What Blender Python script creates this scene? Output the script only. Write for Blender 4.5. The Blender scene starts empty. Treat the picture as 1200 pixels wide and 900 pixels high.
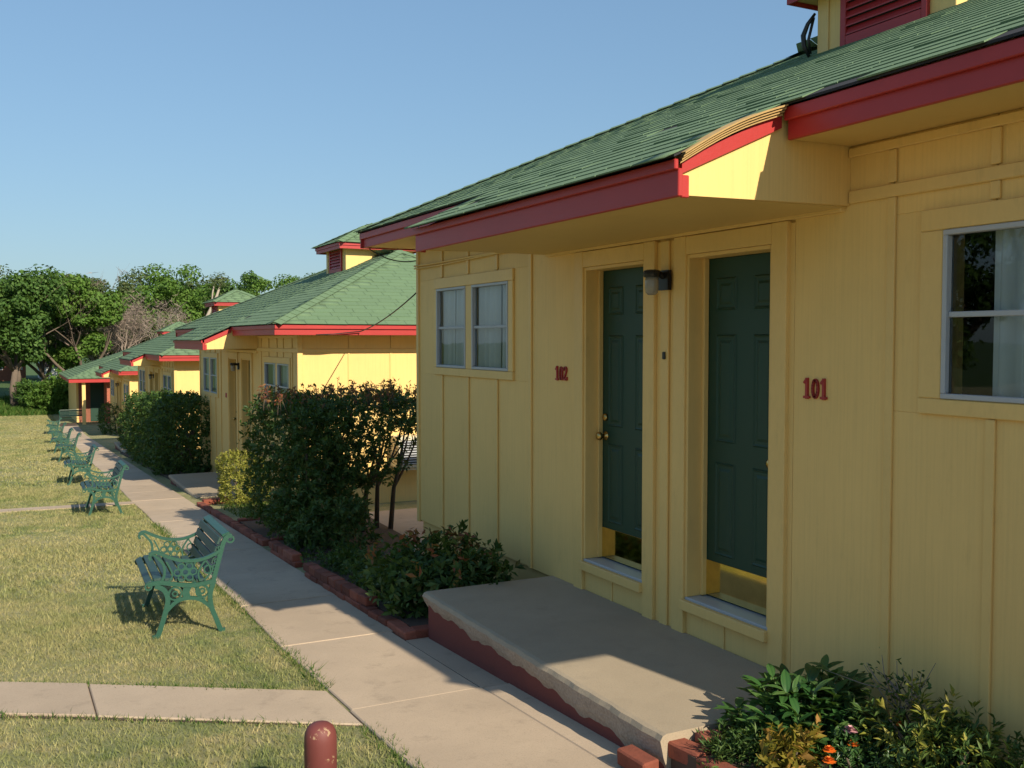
import bpy, bmesh, math, random
import numpy as np
from mathutils import Vector, Matrix
R_ = random.Random(7)
rng = np.random.default_rng(11)
scene = bpy.context.scene
COL = scene.collection
def dirx(px): return math.tan(math.atan((px - 600) / 1167) + math.radians(26.99))
def at(px, y): return y * dirx(px)      # sideways distance of a viewing direction at depth y
ZC = 2.0                       # height of the camera; every z below is written relative to it and shifted once here

# ---------------------------------------------------------------- camera, sky, sun, exposure
cam_d = bpy.data.cameras.new('camera'); cam = bpy.data.objects.new('camera', cam_d); COL.objects.link(cam)
cam.location = (0, 0, ZC)
cam.rotation_euler = (math.radians(90 - 2.55), 0, math.radians(-26.99))
cam_d.sensor_width = 36; cam_d.lens = 35.0; cam_d.clip_start = .05; cam_d.clip_end = 3000
scene.camera = cam
SUN = Vector((.26, -1.55, 1.0)).normalized()
elev = math.asin(SUN.z); az = math.atan2(SUN.x, SUN.y)
world = bpy.data.worlds.new('World'); scene.world = world; world.use_nodes = True
wn = world.node_tree.nodes; bg = wn['Background']
sky = wn.new('ShaderNodeTexSky'); sky.sky_type = 'NISHITA'; sky.sun_disc = False
sky.sun_elevation = elev; sky.sun_rotation = az
sky.air_density = 1.4; sky.dust_density = .8; sky.ozone_density = 3.0; sky.altitude = 300
sg = wn.new('ShaderNodeGamma'); sg.inputs[1].default_value = .55          # hazy summer sky: softer gradient, bluer
sm = wn.new('ShaderNodeMix'); sm.data_type = 'RGBA'; sm.blend_type = 'MULTIPLY'; sm.inputs[0].default_value = 1; sm.inputs[7].default_value = (.74, 1, 1.26, 1)
WL = world.node_tree.links; WL.new(sky.outputs[0], sg.inputs[0]); WL.new(sg.outputs[0], sm.inputs[6]); WL.new(sm.outputs[2], bg.inputs[0]); bg.inputs[1].default_value = .145
sd = bpy.data.lights.new('sun', 'SUN'); sd.energy = 4.8; sd.angle = math.radians(.53); sd.color = (1, .87, .68)
so = bpy.data.objects.new('sun', sd); COL.objects.link(so)
so.rotation_euler = SUN.to_track_quat('Z', 'Y').to_euler(); so.location = (4, -20, 20)
scene.view_settings.view_transform = 'Standard'; scene.view_settings.look = 'None'
scene.view_settings.exposure = .5; scene.view_settings.gamma = 1; scene.view_settings.use_curve_mapping = False
scene.render.resolution_x = 1024; scene.render.resolution_y = 768

# ---------------------------------------------------------------- materials
def nodes_of(name):
    m = bpy.data.materials.new(name); m.use_nodes = True
    nt = m.node_tree; return m, nt, nt.nodes['Principled BSDF']
def mapped(nt, scale=(1, 1, 1), coord='Object'):
    tc = nt.nodes.new('ShaderNodeTexCoord'); mp = nt.nodes.new('ShaderNodeMapping')
    mp.inputs['Scale'].default_value = scale; nt.links.new(tc.outputs[coord], mp.inputs[0]); return mp.outputs[0]
def noise(nt, vec, scale, detail=5, rough=.55):
    n = nt.nodes.new('ShaderNodeTexNoise'); n.inputs['Scale'].default_value = scale
    n.inputs['Detail'].default_value = detail; n.inputs['Roughness'].default_value = rough
    nt.links.new(vec, n.inputs['Vector']); return n.outputs['Fac']
def ramp(nt, fac, stops):
    r = nt.nodes.new('ShaderNodeValToRGB'); el = r.color_ramp.elements
    while len(el) < len(stops): el.new(.5)
    for e, (p, c) in zip(el, stops): e.position = p; e.color = (*c, 1)
    nt.links.new(fac, r.inputs[0]); return r.outputs[0]
def mix(nt, fac, a, b, mode='MIX'):
    n = nt.nodes.new('ShaderNodeMix'); n.data_type = 'RGBA'; n.blend_type = mode
    for s, v in ((0, fac), (6, a), (7, b)):
        if hasattr(v, 'node'): nt.links.new(v, n.inputs[s])
        else: n.inputs[s].default_value = v if s == 0 else (*v, 1)
    return n.outputs[2]
def bump(nt, p, h, strength=.3, dist=.01):
    b = nt.nodes.new('ShaderNodeBump'); b.inputs['Strength'].default_value = strength; b.inputs['Distance'].default_value = dist
    nt.links.new(h, b.inputs['Height']); nt.links.new(b.outputs[0], p.inputs['Normal'])
def per_object(nt):
    n = nt.nodes.new('ShaderNodeObjectInfo'); return n.outputs['Random']
def island(nt):
    n = nt.nodes.new('ShaderNodeNewGeometry'); return n.outputs['Random Per Island']
def mul(c, k): return tuple(min(1, v * k) for v in c)

def paint(name, c, grain=(60, 60, 3), rough=.55, dirt=.5, bs=.25, var=.08, coord='Object', streak=0.0):
    m, nt, p = nodes_of(name)
    v = mapped(nt, grain, coord); g = noise(nt, v, 1, 6)
    big = noise(nt, mapped(nt, (1, 1, 1), coord), 2.2, 6, .6)
    col = mix(nt, big, mul(c, 1 - var), mul(c, 1 + var))
    if streak: col = mix(nt, ramp(nt, g, [(.35, (streak,) * 3), (.55, (0, 0, 0))]), col, mul(c, .6))
    d = ramp(nt, noise(nt, mapped(nt, (9, 9, 2.5), coord), 1, 8, .7), [(.58, (0, 0, 0)), (.85, (1, 1, 1))])
    f = nt.nodes.new('ShaderNodeMath'); f.operation = 'MULTIPLY'; f.inputs[1].default_value = dirt; nt.links.new(d, f.inputs[0])
    col = mix(nt, f.outputs[0], col, mul(c, .45))
    o = nt.nodes.new('ShaderNodeMix'); o.data_type = 'RGBA'; o.blend_type = 'MULTIPLY'; o.inputs[0].default_value = 1
    nt.links.new(col, o.inputs[6]); nt.links.new(ramp(nt, per_object(nt), [(0, (.93, .93, .93)), (1, (1, 1, 1))]), o.inputs[7])
    nt.links.new(o.outputs[2], p.inputs['Base Color']); p.inputs['Roughness'].default_value = rough
    bump(nt, p, g, bs, .004); return m
M = {}
YEL = (.82, .555, .195)
M['yellow'] = paint('yellow_paint', YEL, (70, 70, 1.6), .6, .34, .4, .08, 'Object', .13)
M['yellow_trim'] = paint('yellow_trim_paint', mul(YEL, .97), (40, 40, 12), .5, .45, .3, .1, 'Object', .08)
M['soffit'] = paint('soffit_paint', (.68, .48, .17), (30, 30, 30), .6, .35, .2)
M['red'] = paint('red_paint', (.40, .028, .026), (30, 6, 30), .45, .3, .25, .15)
M['green_door'] = paint('green_door_paint', (.006, .045, .026), (50, 50, 3), .5, .15, .1)
M['alu'] = paint('aluminium_frame', (.42, .44, .46), (40, 40, 40), .4, .3, .1)
M['foundation'] = paint('foundation_paint', mul(YEL, .85), (25, 25, 25), .75, .6, .4)
M['white'] = paint('white_paint', (.75, .74, .70), (30, 30, 30), .5, .2, .1)
M['black'] = paint('black_metal', (.012, .012, .013), (40, 40, 40), .4, .1, .1)
M['cream'] = paint('cream_metal', (.6, .56, .42), (40, 40, 40), .45, .4, .1)
M['bench_iron'] = paint('bench_iron_paint', (.014, .075, .048), (60, 60, 60), .42, .6, .3, .2)
M['bench_wood'] = paint('bench_slat_paint', (.02, .055, .046), (40, 5, 60), .5, .35, .4, .2)
M['bollard'] = None
def plain(name, c, rough=.5, metal=0, noise_s=None, spec=None):
    m, nt, p = nodes_of(name); p.inputs['Roughness'].default_value = rough; p.inputs['Metallic'].default_value = metal
    if noise_s:
        nt.links.new(mix(nt, noise(nt, mapped(nt), noise_s, 6, .6), mul(c, .7), mul(c, 1.25)), p.inputs['Base Color'])
    else: p.inputs['Base Color'].default_value = (*c, 1)
    return m
M['brass'] = plain('brass', (.80, .60, .22), .07, 1, 14)
M['knob'] = plain('knob_brass', (.55, .38, .14), .25, 1, 30)
M['felt'] = plain('roof_felt', (.022, .021, .023), .9, 0, 20)
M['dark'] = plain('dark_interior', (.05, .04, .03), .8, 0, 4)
M['bark'] = plain('bark', (.13, .10, .075), .9, 0, 9)
M['palebark'] = plain('pale_bark', (.36, .31, .25), .9, 0, 6)
M['twig'] = plain('grey_twigs', (.24, .19, .155), .9, 0, 6)
M['stem'] = plain('shrub_stem', (.10, .075, .05), .85, 0, 30)
M['greenstem'] = plain('green_stem', (.08, .14, .04), .7, 0, 30)
M['soil'] = plain('soil', (.075, .05, .035), .95, 0, 14)
M['cable'] = plain('black_cable', (.02, .02, .02), .6, 0, 5)
M['wood'] = plain('bare_sheathing', (.50, .33, .13), .8, 0, 25)
M['jar'] = None

def concrete(name, c, stain=.7):
    m, nt, p = nodes_of(name); v = mapped(nt)
    a = noise(nt, v, 1.6, 9, .65); b = noise(nt, v, 140, 4, .6); s = noise(nt, v, 5, 8, .7)
    col = mix(nt, a, mul(c, .72), mul(c, 1.2))
    col = mix(nt, ramp(nt, s, [(.56, (0, 0, 0)), (.8, (stain,) * 3)]), col, mul(c, .45))
    col = mix(nt, ramp(nt, b, [(.3, (.5,) * 3), (.5, (0, 0, 0))]), col, mul(c, .6))
    o = mix(nt, 1.0, col, ramp(nt, per_object(nt), [(0, (.86, .85, .84)), (1, (1, 1, 1))]), 'MULTIPLY')
    nt.links.new(o, p.inputs['Base Color']); p.inputs['Roughness'].default_value = .85
    h = mix(nt, .35, b, a); bump(nt, p, h, .35, .006); return m
M['concrete'] = concrete('sidewalk_concrete', (.50, .395, .285))
M['porch_concrete'] = concrete('porch_concrete', (.40, .33, .235), .35)
M['aggregate'] = None
def aggregate():
    m, nt, p = nodes_of('broken_aggregate'); v = mapped(nt)
    vo = nt.nodes.new('ShaderNodeTexVoronoi'); vo.inputs['Scale'].default_value = 70; nt.links.new(v, vo.inputs['Vector'])
    n = noise(nt, v, 30, 6, .7)
    nt.links.new(mix(nt, n, mix(nt, vo.outputs['Distance'], (.38, .31, .25), (.12, .09, .08)), (.42, .36, .29)), p.inputs['Base Color'])
    p.inputs['Roughness'].default_value = .95; bump(nt, p, vo.outputs['Distance'], .5, .006); return m
M['aggregate'] = aggregate()
M['redbase'] = concrete('red_painted_base', (.20, .05, .04), .6)
def brick_mat(name, c):
    m, nt, p = nodes_of(name); v = mapped(nt)
    a = noise(nt, v, 18, 7, .7); o = ramp(nt, per_object(nt), [(0, mul(c, .6)), (.5, c), (1, (c[0] * 1.3, c[1] * 1.5, c[2] * 1.6))])
    nt.links.new(mix(nt, ramp(nt, a, [(.45, (0, 0, 0)), (.75, (.6,) * 3)]), o, mul(c, .4)), p.inputs['Base Color'])
    p.inputs['Roughness'].default_value = .9; bump(nt, p, a, .6, .01); return m
M['brick'] = brick_mat('edging_brick', (.25, .068, .038))
def brickwall():
    m, nt, p = nodes_of('far_brickwork'); v = mapped(nt); mp = v.node; mp.inputs['Rotation'].default_value = (math.pi / 2, 0, 0)
    b = nt.nodes.new('ShaderNodeTexBrick'); b.inputs['Scale'].default_value = 4.5; nt.links.new(v, b.inputs['Vector'])
    b.inputs['Color1'].default_value = (.42, .10, .05, 1); b.inputs['Color2'].default_value = (.33, .075, .04, 1); b.inputs['Mortar'].default_value = (.3, .22, .16, 1)
    nt.links.new(b.outputs[0], p.inputs['Base Color']); p.inputs['Roughness'].default_value = .9; return m
M['brickwall'] = brickwall()
def shingle_mat():
    m, nt, p = nodes_of('green_shingle'); v = mapped(nt)
    n = noise(nt, v, 90, 4, .7)
    r = ramp(nt, island(nt), [(0, (.125, .205, .105)), (.55, (.14, .225, .118)), (1, (.152, .24, .128))])
    r2 = ramp(nt, per_object(nt), [(0, (.92, .92, .93)), (1, (1.0, 1.0, 1.0))])
    c = mix(nt, 1.0, r, r2, 'MULTIPLY')
    c = mix(nt, ramp(nt, n, [(.35, (.45,) * 3), (.6, (0, 0, 0))]), c, (.06, .11, .06))
    big = noise(nt, mapped(nt, (1, 1, 1)), 1.3, 6, .65)
    c = mix(nt, ramp(nt, big, [(.55, (0, 0, 0)), (.8, (.35,) * 3)]), c, (.12, .15, .10))
    nt.links.new(c, p.inputs['Base Color']); p.inputs['Roughness'].default_value = .9; bump(nt, p, n, .5, .006); return m
M['shingle'] = shingle_mat()
def leaf_mat(name, stops, trans=.3, rough=.5, spec=.25):
    m, nt, p = nodes_of(name)
    c = ramp(nt, island(nt), stops)
    nt.links.new(c, p.inputs['Base Color']); p.inputs['Roughness'].default_value = rough
    p.inputs['Specular IOR Level'].default_value = spec
    t = nt.nodes.new('ShaderNodeBsdfTranslucent'); nt.links.new(mix(nt, .5, c, (.25, .35, .03), 'MIX'), t.inputs[0])
    ms = nt.nodes.new('ShaderNodeMixShader'); ms.inputs[0].default_value = trans
    nt.links.new(p.outputs[0], ms.inputs[1]); nt.links.new(t.outputs[0], ms.inputs[2])
    nt.links.new(ms.outputs[0], nt.nodes['Material Output'].inputs[0]); return m
M['leaf_dark'] = leaf_mat('hedge_leaf', [(0, (.022, .055, .014)), (.5, (.052, .108, .025)), (.85, (.095, .155, .04)), (.97, (.10, .12, .035)), (1, (.13, .06, .03))], .22)
M['leaf_red'] = leaf_mat('red_new_leaf', [(0, (.20, .05, .03)), (.6, (.28, .09, .045)), (1, (.16, .14, .04))], .3)
M['leaf_lime'] = leaf_mat('yellow_green_leaf', [(0, (.16, .19, .03)), (.5, (.28, .29, .05)), (1, (.38, .34, .08))], .3)
M['leaf_priv'] = leaf_mat('clipped_hedge_leaf', [(0, (.028, .065, .017)), (.6, (.058, .118, .028)), (1, (.11, .165, .04))], .22)
M['leaf_tree'] = leaf_mat('tree_leaf', [(0, (.035, .08, .018)), (.5, (.065, .14, .028)), (1, (.105, .19, .042))], .3, .6)
M['leaf_tree2'] = leaf_mat('bright_tree_leaf', [(0, (.06, .13, .02)), (.5, (.10, .20, .032)), (1, (.15, .25, .05))], .35, .6)
M['leaf_olive'] = leaf_mat('olive_tree_leaf', [(0, (.055, .09, .03)), (.5, (.085, .125, .042)), (1, (.13, .15, .065))], .3, .6)
M['leaf_peony'] = leaf_mat('broad_leaf', [(0, (.025, .075, .022)), (.5, (.045, .12, .03)), (1, (.085, .165, .045))], .25, .35, .5)
M['leaf_gold'] = leaf_mat('golden_leaf', [(0, (.14, .14, .02)), (.6, (.28, .21, .03)), (1, (.34, .18, .05))], .3)
def big_leaf():
    m, nt, p = nodes_of('broad_leaf_single')
    c = ramp(nt, per_object(nt), [(0, (.022, .075, .02)), (.5, (.042, .12, .03)), (1, (.09, .17, .045))])
    w = nt.nodes.new('ShaderNodeTexWave'); w.inputs['Scale'].default_value = 22; w.inputs['Distortion'].default_value = 1
    nt.links.new(mapped(nt), w.inputs['Vector'])
    nt.links.new(c, p.inputs['Base Color']); p.inputs['Roughness'].default_value = .36
    bump(nt, p, w.outputs['Fac'], .25, .004)
    t = nt.nodes.new('ShaderNodeBsdfTranslucent'); nt.links.new(mix(nt, .5, c, (.2, .35, .03)), t.inputs[0])
    ms = nt.nodes.new('ShaderNodeMixShader'); ms.inputs[0].default_value = .22
    nt.links.new(p.outputs[0], ms.inputs[1]); nt.links.new(t.outputs[0], ms.inputs[2])
    nt.links.new(ms.outputs[0], nt.nodes['Material Output'].inputs[0]); return m
M['peony'] = big_leaf()
M['petal_orange'] = plain('orange_petal', (.75, .16, .01), .6, 0, 60)
M['petal_pink'] = plain('pink_petal', (.65, .35, .38), .6, 0, 60)
def grass_field(nt, vec):
    a = noise(nt, vec, .55, 5, .6); b = noise(nt, vec, 3.2, 6, .65); c = noise(nt, vec, 18, 4, .6)
    base = ramp(nt, b, [(.28, (.125, .19, .06)), (.48, (.26, .285, .115)), (.66, (.42, .37, .19))])
    dry = ramp(nt, c, [(.3, (.28, .285, .12)), (.7, (.5, .43, .235))])
    return mix(nt, ramp(nt, a, [(.40, (.02,) * 3), (.60, (.85,) * 3)]), base, dry)
def ground_mat():
    m, nt, p = nodes_of('lawn_ground'); v = mapped(nt)
    c = grass_field(nt, v); f = noise(nt, v, 120, 4, .7)
    c = mix(nt, ramp(nt, f, [(.35, (.6,) * 3), (.6, (0, 0, 0))]), c, (.10, .10, .04))
    sx = nt.nodes.new('ShaderNodeSeparateXYZ'); nt.links.new(v, sx.inputs[0])
    far = nt.nodes.new('ShaderNodeMapRange'); far.inputs[1].default_value = 61; far.inputs[2].default_value = 63; nt.links.new(sx.outputs[1], far.inputs[0])
    c = mix(nt, far.outputs[0], c, mix(nt, f, (.03, .07, .012), (.07, .13, .025)))
    nt.links.new(c, p.inputs['Base Color']); p.inputs['Roughness'].default_value = .95; bump(nt, p, f, .8, .02); return m
M['ground'] = ground_mat()
def blade_mat():
    m, nt, p = nodes_of('grass_blade'); v = mapped(nt)
    c = mix(nt, 1.0, grass_field(nt, v), ramp(nt, island(nt), [(0, (.62, .66, .55)), (1, (1.35, 1.3, 1.25))]), 'MULTIPLY')
    nt.links.new(c, p.inputs['Base Color']); p.inputs['Roughness'].default_value = .7; p.inputs['Specular IOR Level'].default_value = .2
    t = nt.nodes.new('ShaderNodeBsdfTranslucent'); nt.links.new(c, t.inputs[0])
    ms = nt.nodes.new('ShaderNodeMixShader'); ms.inputs[0].default_value = .3
    nt.links.new(p.outputs[0], ms.inputs[1]); nt.links.new(t.outputs[0], ms.inputs[2])
    nt.links.new(ms.outputs[0], nt.nodes['Material Output'].inputs[0]); return m
M['blade'] = blade_mat()
M['greenblade'] = leaf_mat('green_blade', [(0, (.03, .08, .012)), (.6, (.06, .13, .02)), (1, (.13, .17, .04))], .3, .7, .2)
def glass():
    m, nt, p = nodes_of('window_glass'); nt.nodes.remove(p)
    tr = nt.nodes.new('ShaderNodeBsdfTransparent'); tr.inputs[0].default_value = (.86, .9, .9, 1)
    gl = nt.nodes.new('ShaderNodeBsdfGlossy'); gl.inputs['Roughness'].default_value = .015; gl.inputs[0].default_value = (.95, .97, 1, 1)
    fr = nt.nodes.new('ShaderNodeFresnel'); fr.inputs[0].default_value = 1.52
    bp = nt.nodes.new('ShaderNodeBump'); bp.inputs['Strength'].default_value = .03; bp.inputs['Distance'].default_value = .02
    nt.links.new(noise(nt, mapped(nt), 3, 2), bp.inputs['Height']); nt.links.new(bp.outputs[0], gl.inputs['Normal'])
    ms = nt.nodes.new('ShaderNodeMixShader'); nt.links.new(fr.outputs[0], ms.inputs[0]); nt.links.new(tr.outputs[0], ms.inputs[1]); nt.links.new(gl.outputs[0], ms.inputs[2])
    nt.links.new(ms.outputs[0], nt.nodes['Material Output'].inputs[0]); return m
M['glass'] = glass()
def curtain_mat():
    m, nt, p = nodes_of('curtain_cloth'); p.inputs['Base Color'].default_value = (.72, .72, .7, 1); p.inputs['Roughness'].default_value = .9
    n = noise(nt, mapped(nt, (1, 1, .3)), 14, 4); nt.links.new(mix(nt, n, (.62, .63, .63), (.78, .78, .76)), p.inputs['Base Color']); return m
M['curtain'] = curtain_mat()
M['jar'] = plain('frosted_jar', (.30, .28, .24), .2, 0, 20)
def bollard_mat():
    m, nt, p = nodes_of('flaking_red_paint'); v = mapped(nt); n = noise(nt, v, 13, 8, .7)
    c = mix(nt, ramp(nt, n, [(.60, (0, 0, 0)), (.63, (1, 1, 1))]), mix(nt, noise(nt, v, 5), (.13, .03, .026), (.17, .045, .038)), (.34, .22, .13))
    nt.links.new(c, p.inputs['Base Color']); p.inputs['Roughness'].default_value = .62; bump(nt, p, n, .4, .004); return m
M['bollard'] = bollard_mat()
M['housebrick'] = plain('far_house_wall', (.26, .10, .06), .9, 0, 6)
M['greyroof'] = plain('far_grey_roof', (.16, .15, .15), .9, 0, 8)

# ---------------------------------------------------------------- helpers
def tag(o, label=None, cat=None, group=None, kind=None):
    if label: o['label'] = label
    if cat: o['category'] = cat
    if group: o['group'] = group
    if kind: o['kind'] = kind
    return o
def empty(name, loc):
    o = bpy.data.objects.new(name, None); o.empty_display_size = .2
    o.location = (loc[0], loc[1], loc[2] + ZC); COL.objects.link(o); return o
def link(name, me, mat, parent=None, loc=None, matrix=None):
    if mat and not me.materials: me.materials.append(M[mat])
    o = bpy.data.objects.new(name, me); COL.objects.link(o)
    if parent: o.parent = parent
    if matrix is not None: o.matrix_local = matrix
    elif loc is not None: o.location = loc
    elif not parent: o.location = (0, 0, ZC)
    return o
def pymesh(name, verts, faces, smooth=False):
    me = bpy.data.meshes.new(name); me.from_pydata([tuple(v) for v in verts], [], faces); me.update()
    if smooth: me.polygons.foreach_set('use_smooth', [True] * len(me.polygons))
    return me
def npmesh(name, V, F, smooth=False):
    V = np.asarray(V, np.float32); F = np.asarray(F, np.int32); n = F.shape[1]
    me = bpy.data.meshes.new(name); me.vertices.add(len(V)); me.vertices.foreach_set('co', V.ravel())
    me.loops.add(F.size); me.loops.foreach_set('vertex_index', F.ravel())
    me.polygons.add(len(F)); me.polygons.foreach_set('loop_start', np.arange(len(F), dtype=np.int32) * n)
    if smooth: me.polygons.foreach_set('use_smooth', np.ones(len(F), bool))
    me.update(calc_edges=True); return me
BF = [(0, 3, 2, 1), (4, 5, 6, 7), (0, 1, 5, 4), (1, 2, 6, 5), (2, 3, 7, 6), (3, 0, 4, 7)]
def boxv(x0, x1, y0, y1, z0, z1):
    return [(x0, y0, z0), (x1, y0, z0), (x1, y1, z0), (x0, y1, z0), (x0, y0, z1), (x1, y0, z1), (x1, y1, z1), (x0, y1, z1)]
class MB:
    def __init__(s): s.v = []; s.f = []
    def add(s, v, f):
        n = len(s.v); s.v += [tuple(a) for a in v]; s.f += [tuple(i + n for i in q) for q in f]; return s
    def box(s, *a): return s.add(boxv(*a), BF)
    def tube(s, pts, rad, sides=8, cap=True):
        pts = [Vector(p) for p in pts]; n = len(pts); rad = rad if hasattr(rad, '__len__') else [rad] * n
        vs = []; prev = None
        for i, p in enumerate(pts):
            t = (pts[min(i + 1, n - 1)] - pts[max(i - 1, 0)]).normalized()
            a = prev - t * prev.dot(t) if prev else t.orthogonal()
            if a.length < 1e-6: a = t.orthogonal()
            a.normalize(); prev = a; b = t.cross(a)
            for k in range(sides):
                q = 2 * math.pi * k / sides; vs.append(p + (a * math.cos(q) + b * math.sin(q)) * rad[i])
        fs = []
        for i in range(n - 1):
            for k in range(sides):
                k2 = (k + 1) % sides; fs.append((i * sides + k, i * sides + k2, (i + 1) * sides + k2, (i + 1) * sides + k))
        if cap: fs += [tuple(range(sides - 1, -1, -1)), tuple((n - 1) * sides + k for k in range(sides))]
        return s.add(vs, fs)
    def lathe(s, prof, c, sides=20):
        vs = []; fs = []
        for r, z in prof:
            for k in range(sides):
                q = 2 * math.pi * k / sides; vs.append((c[0] + r * math.cos(q), c[1] + r * math.sin(q), c[2] + z))
        for i in range(len(prof) - 1):
            for k in range(sides):
                k2 = (k + 1) % sides; fs.append((i * sides + k, i * sides + k2, (i + 1) * sides + k2, (i + 1) * sides + k))
        fs += [tuple(range(sides - 1, -1, -1)), tuple((len(prof) - 1) * sides + k for k in range(sides))]
        return s.add(vs, fs)
    def shift(s, d): s.v = [(a - d[0], b - d[1], c - d[2]) for a, b, c in s.v]; return s
    def mesh(s, name, smooth=False): return pymesh(name, s.v, s.f, smooth)
def bevel(o, w=.004, seg=1):
    m = o.modifiers.new('bevel', 'BEVEL'); m.width = w; m.segments = seg; m.limit_method = 'ANGLE'; return o
def gz(y):
    if y < 46: return -1.77 - .05 * y
    if y < 62: return -4.07 - .012 * (y - 46)
    return -4.262 + min(.55, .05 * (y - 62))
gzv = np.vectorize(gz)
def drift(y): return .0135 * max(0, y - 6)

# ---------------------------------------------------------------- ground, walks
ys = [-400, -60, -10, 0, 5, 10, 20, 30, 40, 46, 54, 62, 64, 67, 70, 73, 90, 150, 900]; xs = [-700, -60, -10, 0, 5, 20, 60, 700]
gv = [(x, y, gz(max(y, -60))) for y in ys for x in xs]; nx = len(xs)
gf = [(j * nx + i, j * nx + i + 1, (j + 1) * nx + i + 1, (j + 1) * nx + i) for j in range(len(ys) - 1) for i in range(nx - 1)]
tag(link('ground', pymesh('ground', gv, gf), 'ground'), kind='structure')

def sheet(pts, top, depth=.09):          # sloped slab with a polygon outline; returns MB
    m = MB(); n = len(pts)
    v = [(x, y, gz(y) + top - depth) for x, y in pts] + [(x, y, gz(y) + top) for x, y in pts]
    f = [tuple(range(n - 1, -1, -1)), tuple(range(n, 2 * n))] + [(i, (i + 1) % n, n + (i + 1) % n, n + i) for i in range(n)]
    return m.add(v, f)
wl = lambda y: 1.635 + drift(y); wr = lambda y: 2.425 + drift(y)
def strip(name, y0, y1, xa, xb, top, mat, step=4):
    v = []; f = []; y = y0; k = 0
    while True:
        v += [(xa(y), y, gz(y) + top), (xb(y), y, gz(y) + top)]
        if k: f.append((2 * k - 2, 2 * k - 1, 2 * k + 1, 2 * k))
        if y >= y1: break
        y = min(y1, y + step); k += 1
    return link(name, pymesh(name, v, f), mat)
walk = tag(strip('sidewalk', -3, 54, lambda y: wl(y) + .02, lambda y: 2.6 if y < 6.4 else 2.45 + drift(y), .004, 'soil', 1), kind='structure')
y = -2.9; k = 0
while y < 50:
    L = 1.42 + .12 * R_.random() if y < 30 else 2.4
    if abs(y - 3.5) < .9: L = 5.15 - y
    g = .006; t = .016 + R_.uniform(-.003, .004)
    pts = [(wl(y) + R_.uniform(-.015, .015), y + g), (wr(y) - .005 + (.03 if y > 6 else 0), y + g), (wr(y + L) - .005 + (.03 if y > 6 else 0), y + L - g), (wl(y + L) + R_.uniform(-.015, .015), y + L - g)]
    bevel(link('concrete_slab', sheet(pts, t).mesh('concrete_slab'), 'concrete', walk, (0, 0, 0)), .006)
    if y < 6.3:
        y1 = min(y + L, 6.42)
        bevel(link('concrete_slab', sheet([(wr(y) + .005, y + g), (2.62, y + g), (2.62, y1 - g), (wr(y1) + .005, y1 - g)], t - .006).mesh('concrete_slab'), 'concrete', walk, (0, 0, 0)), .006)
    y += L
# the diagonal path across the lawn and the thin strip further on
pu = [(wl(5.6) - .005, 5.56), (-.1, 6.93), (-9, 13.0)]; pl = [(wl(5) - .005, 4.90), (-.1, 6.21), (-9, 12.2)]
def lerp(a, b, t): return a + (b - a) * t
cross = tag(link('cross_path', sheet([pl[0], pu[0], pu[2], pl[2]], .004, .05).mesh('cross_path'), 'soil'), kind='structure')
ts = [0, .115, .30, .47, .64, .82, 1.0]
for a, b in zip(ts[:-1], ts[1:]):
    f = lambda P, t: (lerp(P[0][0], P[2][0], t), lerp(P[0][1], P[2][1], t) + .05 * math.sin(t * 9) * (t > .01))
    q = [f(pl, a + .0004), f(pu, a + .0004), f(pu, b - .0004), f(pl, b - .0004)]
    bevel(link('concrete_slab', sheet(q, .015 + R_.uniform(-.002, .003)).mesh('concrete_slab'), 'concrete', cross, (0, 0, 0)), .006)
tag(link('thin_path', sheet([(wl(17) - .01, 16.6), (wl(17) - .01, 17.0), (-9, 18.0), (-9, 17.55)], .016).mesh('thin_path'), 'concrete'), kind='structure')
tag(link('side_patio', sheet([(3.75, 9.6), (7.5, 9.6), (7.5, 13.2), (3.9, 13.2)], .03).mesh('side_patio'), 'concrete'), kind='structure')
# planting beds
bed = tag(link('planting_bed', sheet([(2.62, -1), (3.60, -1), (3.60, 3.575), (2.62, 3.575)], .135, .16).mesh('planting_bed'), 'soil'), kind='structure')
tag(link('planting_bed', sheet([(2.55, 6.46), (3.59, 6.46), (3.62, 9.5), (4.0, 10.2), (4.35, 13.3), (2.7, 13.3), (2.6, 10)], .05, .1).mesh('planting_bed2'), 'soil'), kind='structure')
tag(link('planting_bed', sheet([(2.9, 20.9), (3.75, 20.9), (4.3, 31), (2.95, 31)], .04, .1).mesh('planting_bed3'), 'soil'), kind='structure')

# ---------------------------------------------------------------- shingle roofs
def tab_mesh(seed, w=.2975, l=.19, t=.0075):
    cu = .006 if seed % 8 == 3 else .0015
    r = random.Random(seed); a = lambda s: r.uniform(-s, s)
    v = [(-w / 2 + a(.001), a(.004), .001), (w / 2 + a(.001), a(.004), .001), (w / 2, l, .001), (-w / 2, l, .001),
         (-w / 2 + a(.004), a(.004), t + abs(a(cu))), (w / 2 + a(.004), a(.004), t + abs(a(cu))), (w / 2, l, .0015), (-w / 2, l, .0015)]
    v[4] = (v[0][0], v[0][1], v[4][2]); v[5] = (v[1][0], v[1][1], v[5][2]); return pymesh('shingle', v, BF)
TABS = [tab_mesh(i) for i in range(16)]
for t_ in TABS: t_.materials.append(M['shingle'])
def frame(o, u, v):
    u = Vector(u).normalized(); v = Vector(v).normalized(); n = u.cross(v)
    return Matrix(((u.x, v.x, n.x, o[0]), (u.y, v.y, n.y, o[1]), (u.z, v.z, n.z, o[2]), (0, 0, 0, 1)))
SL = .46; CT = 1 / math.sqrt(1 + SL * SL)
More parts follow.
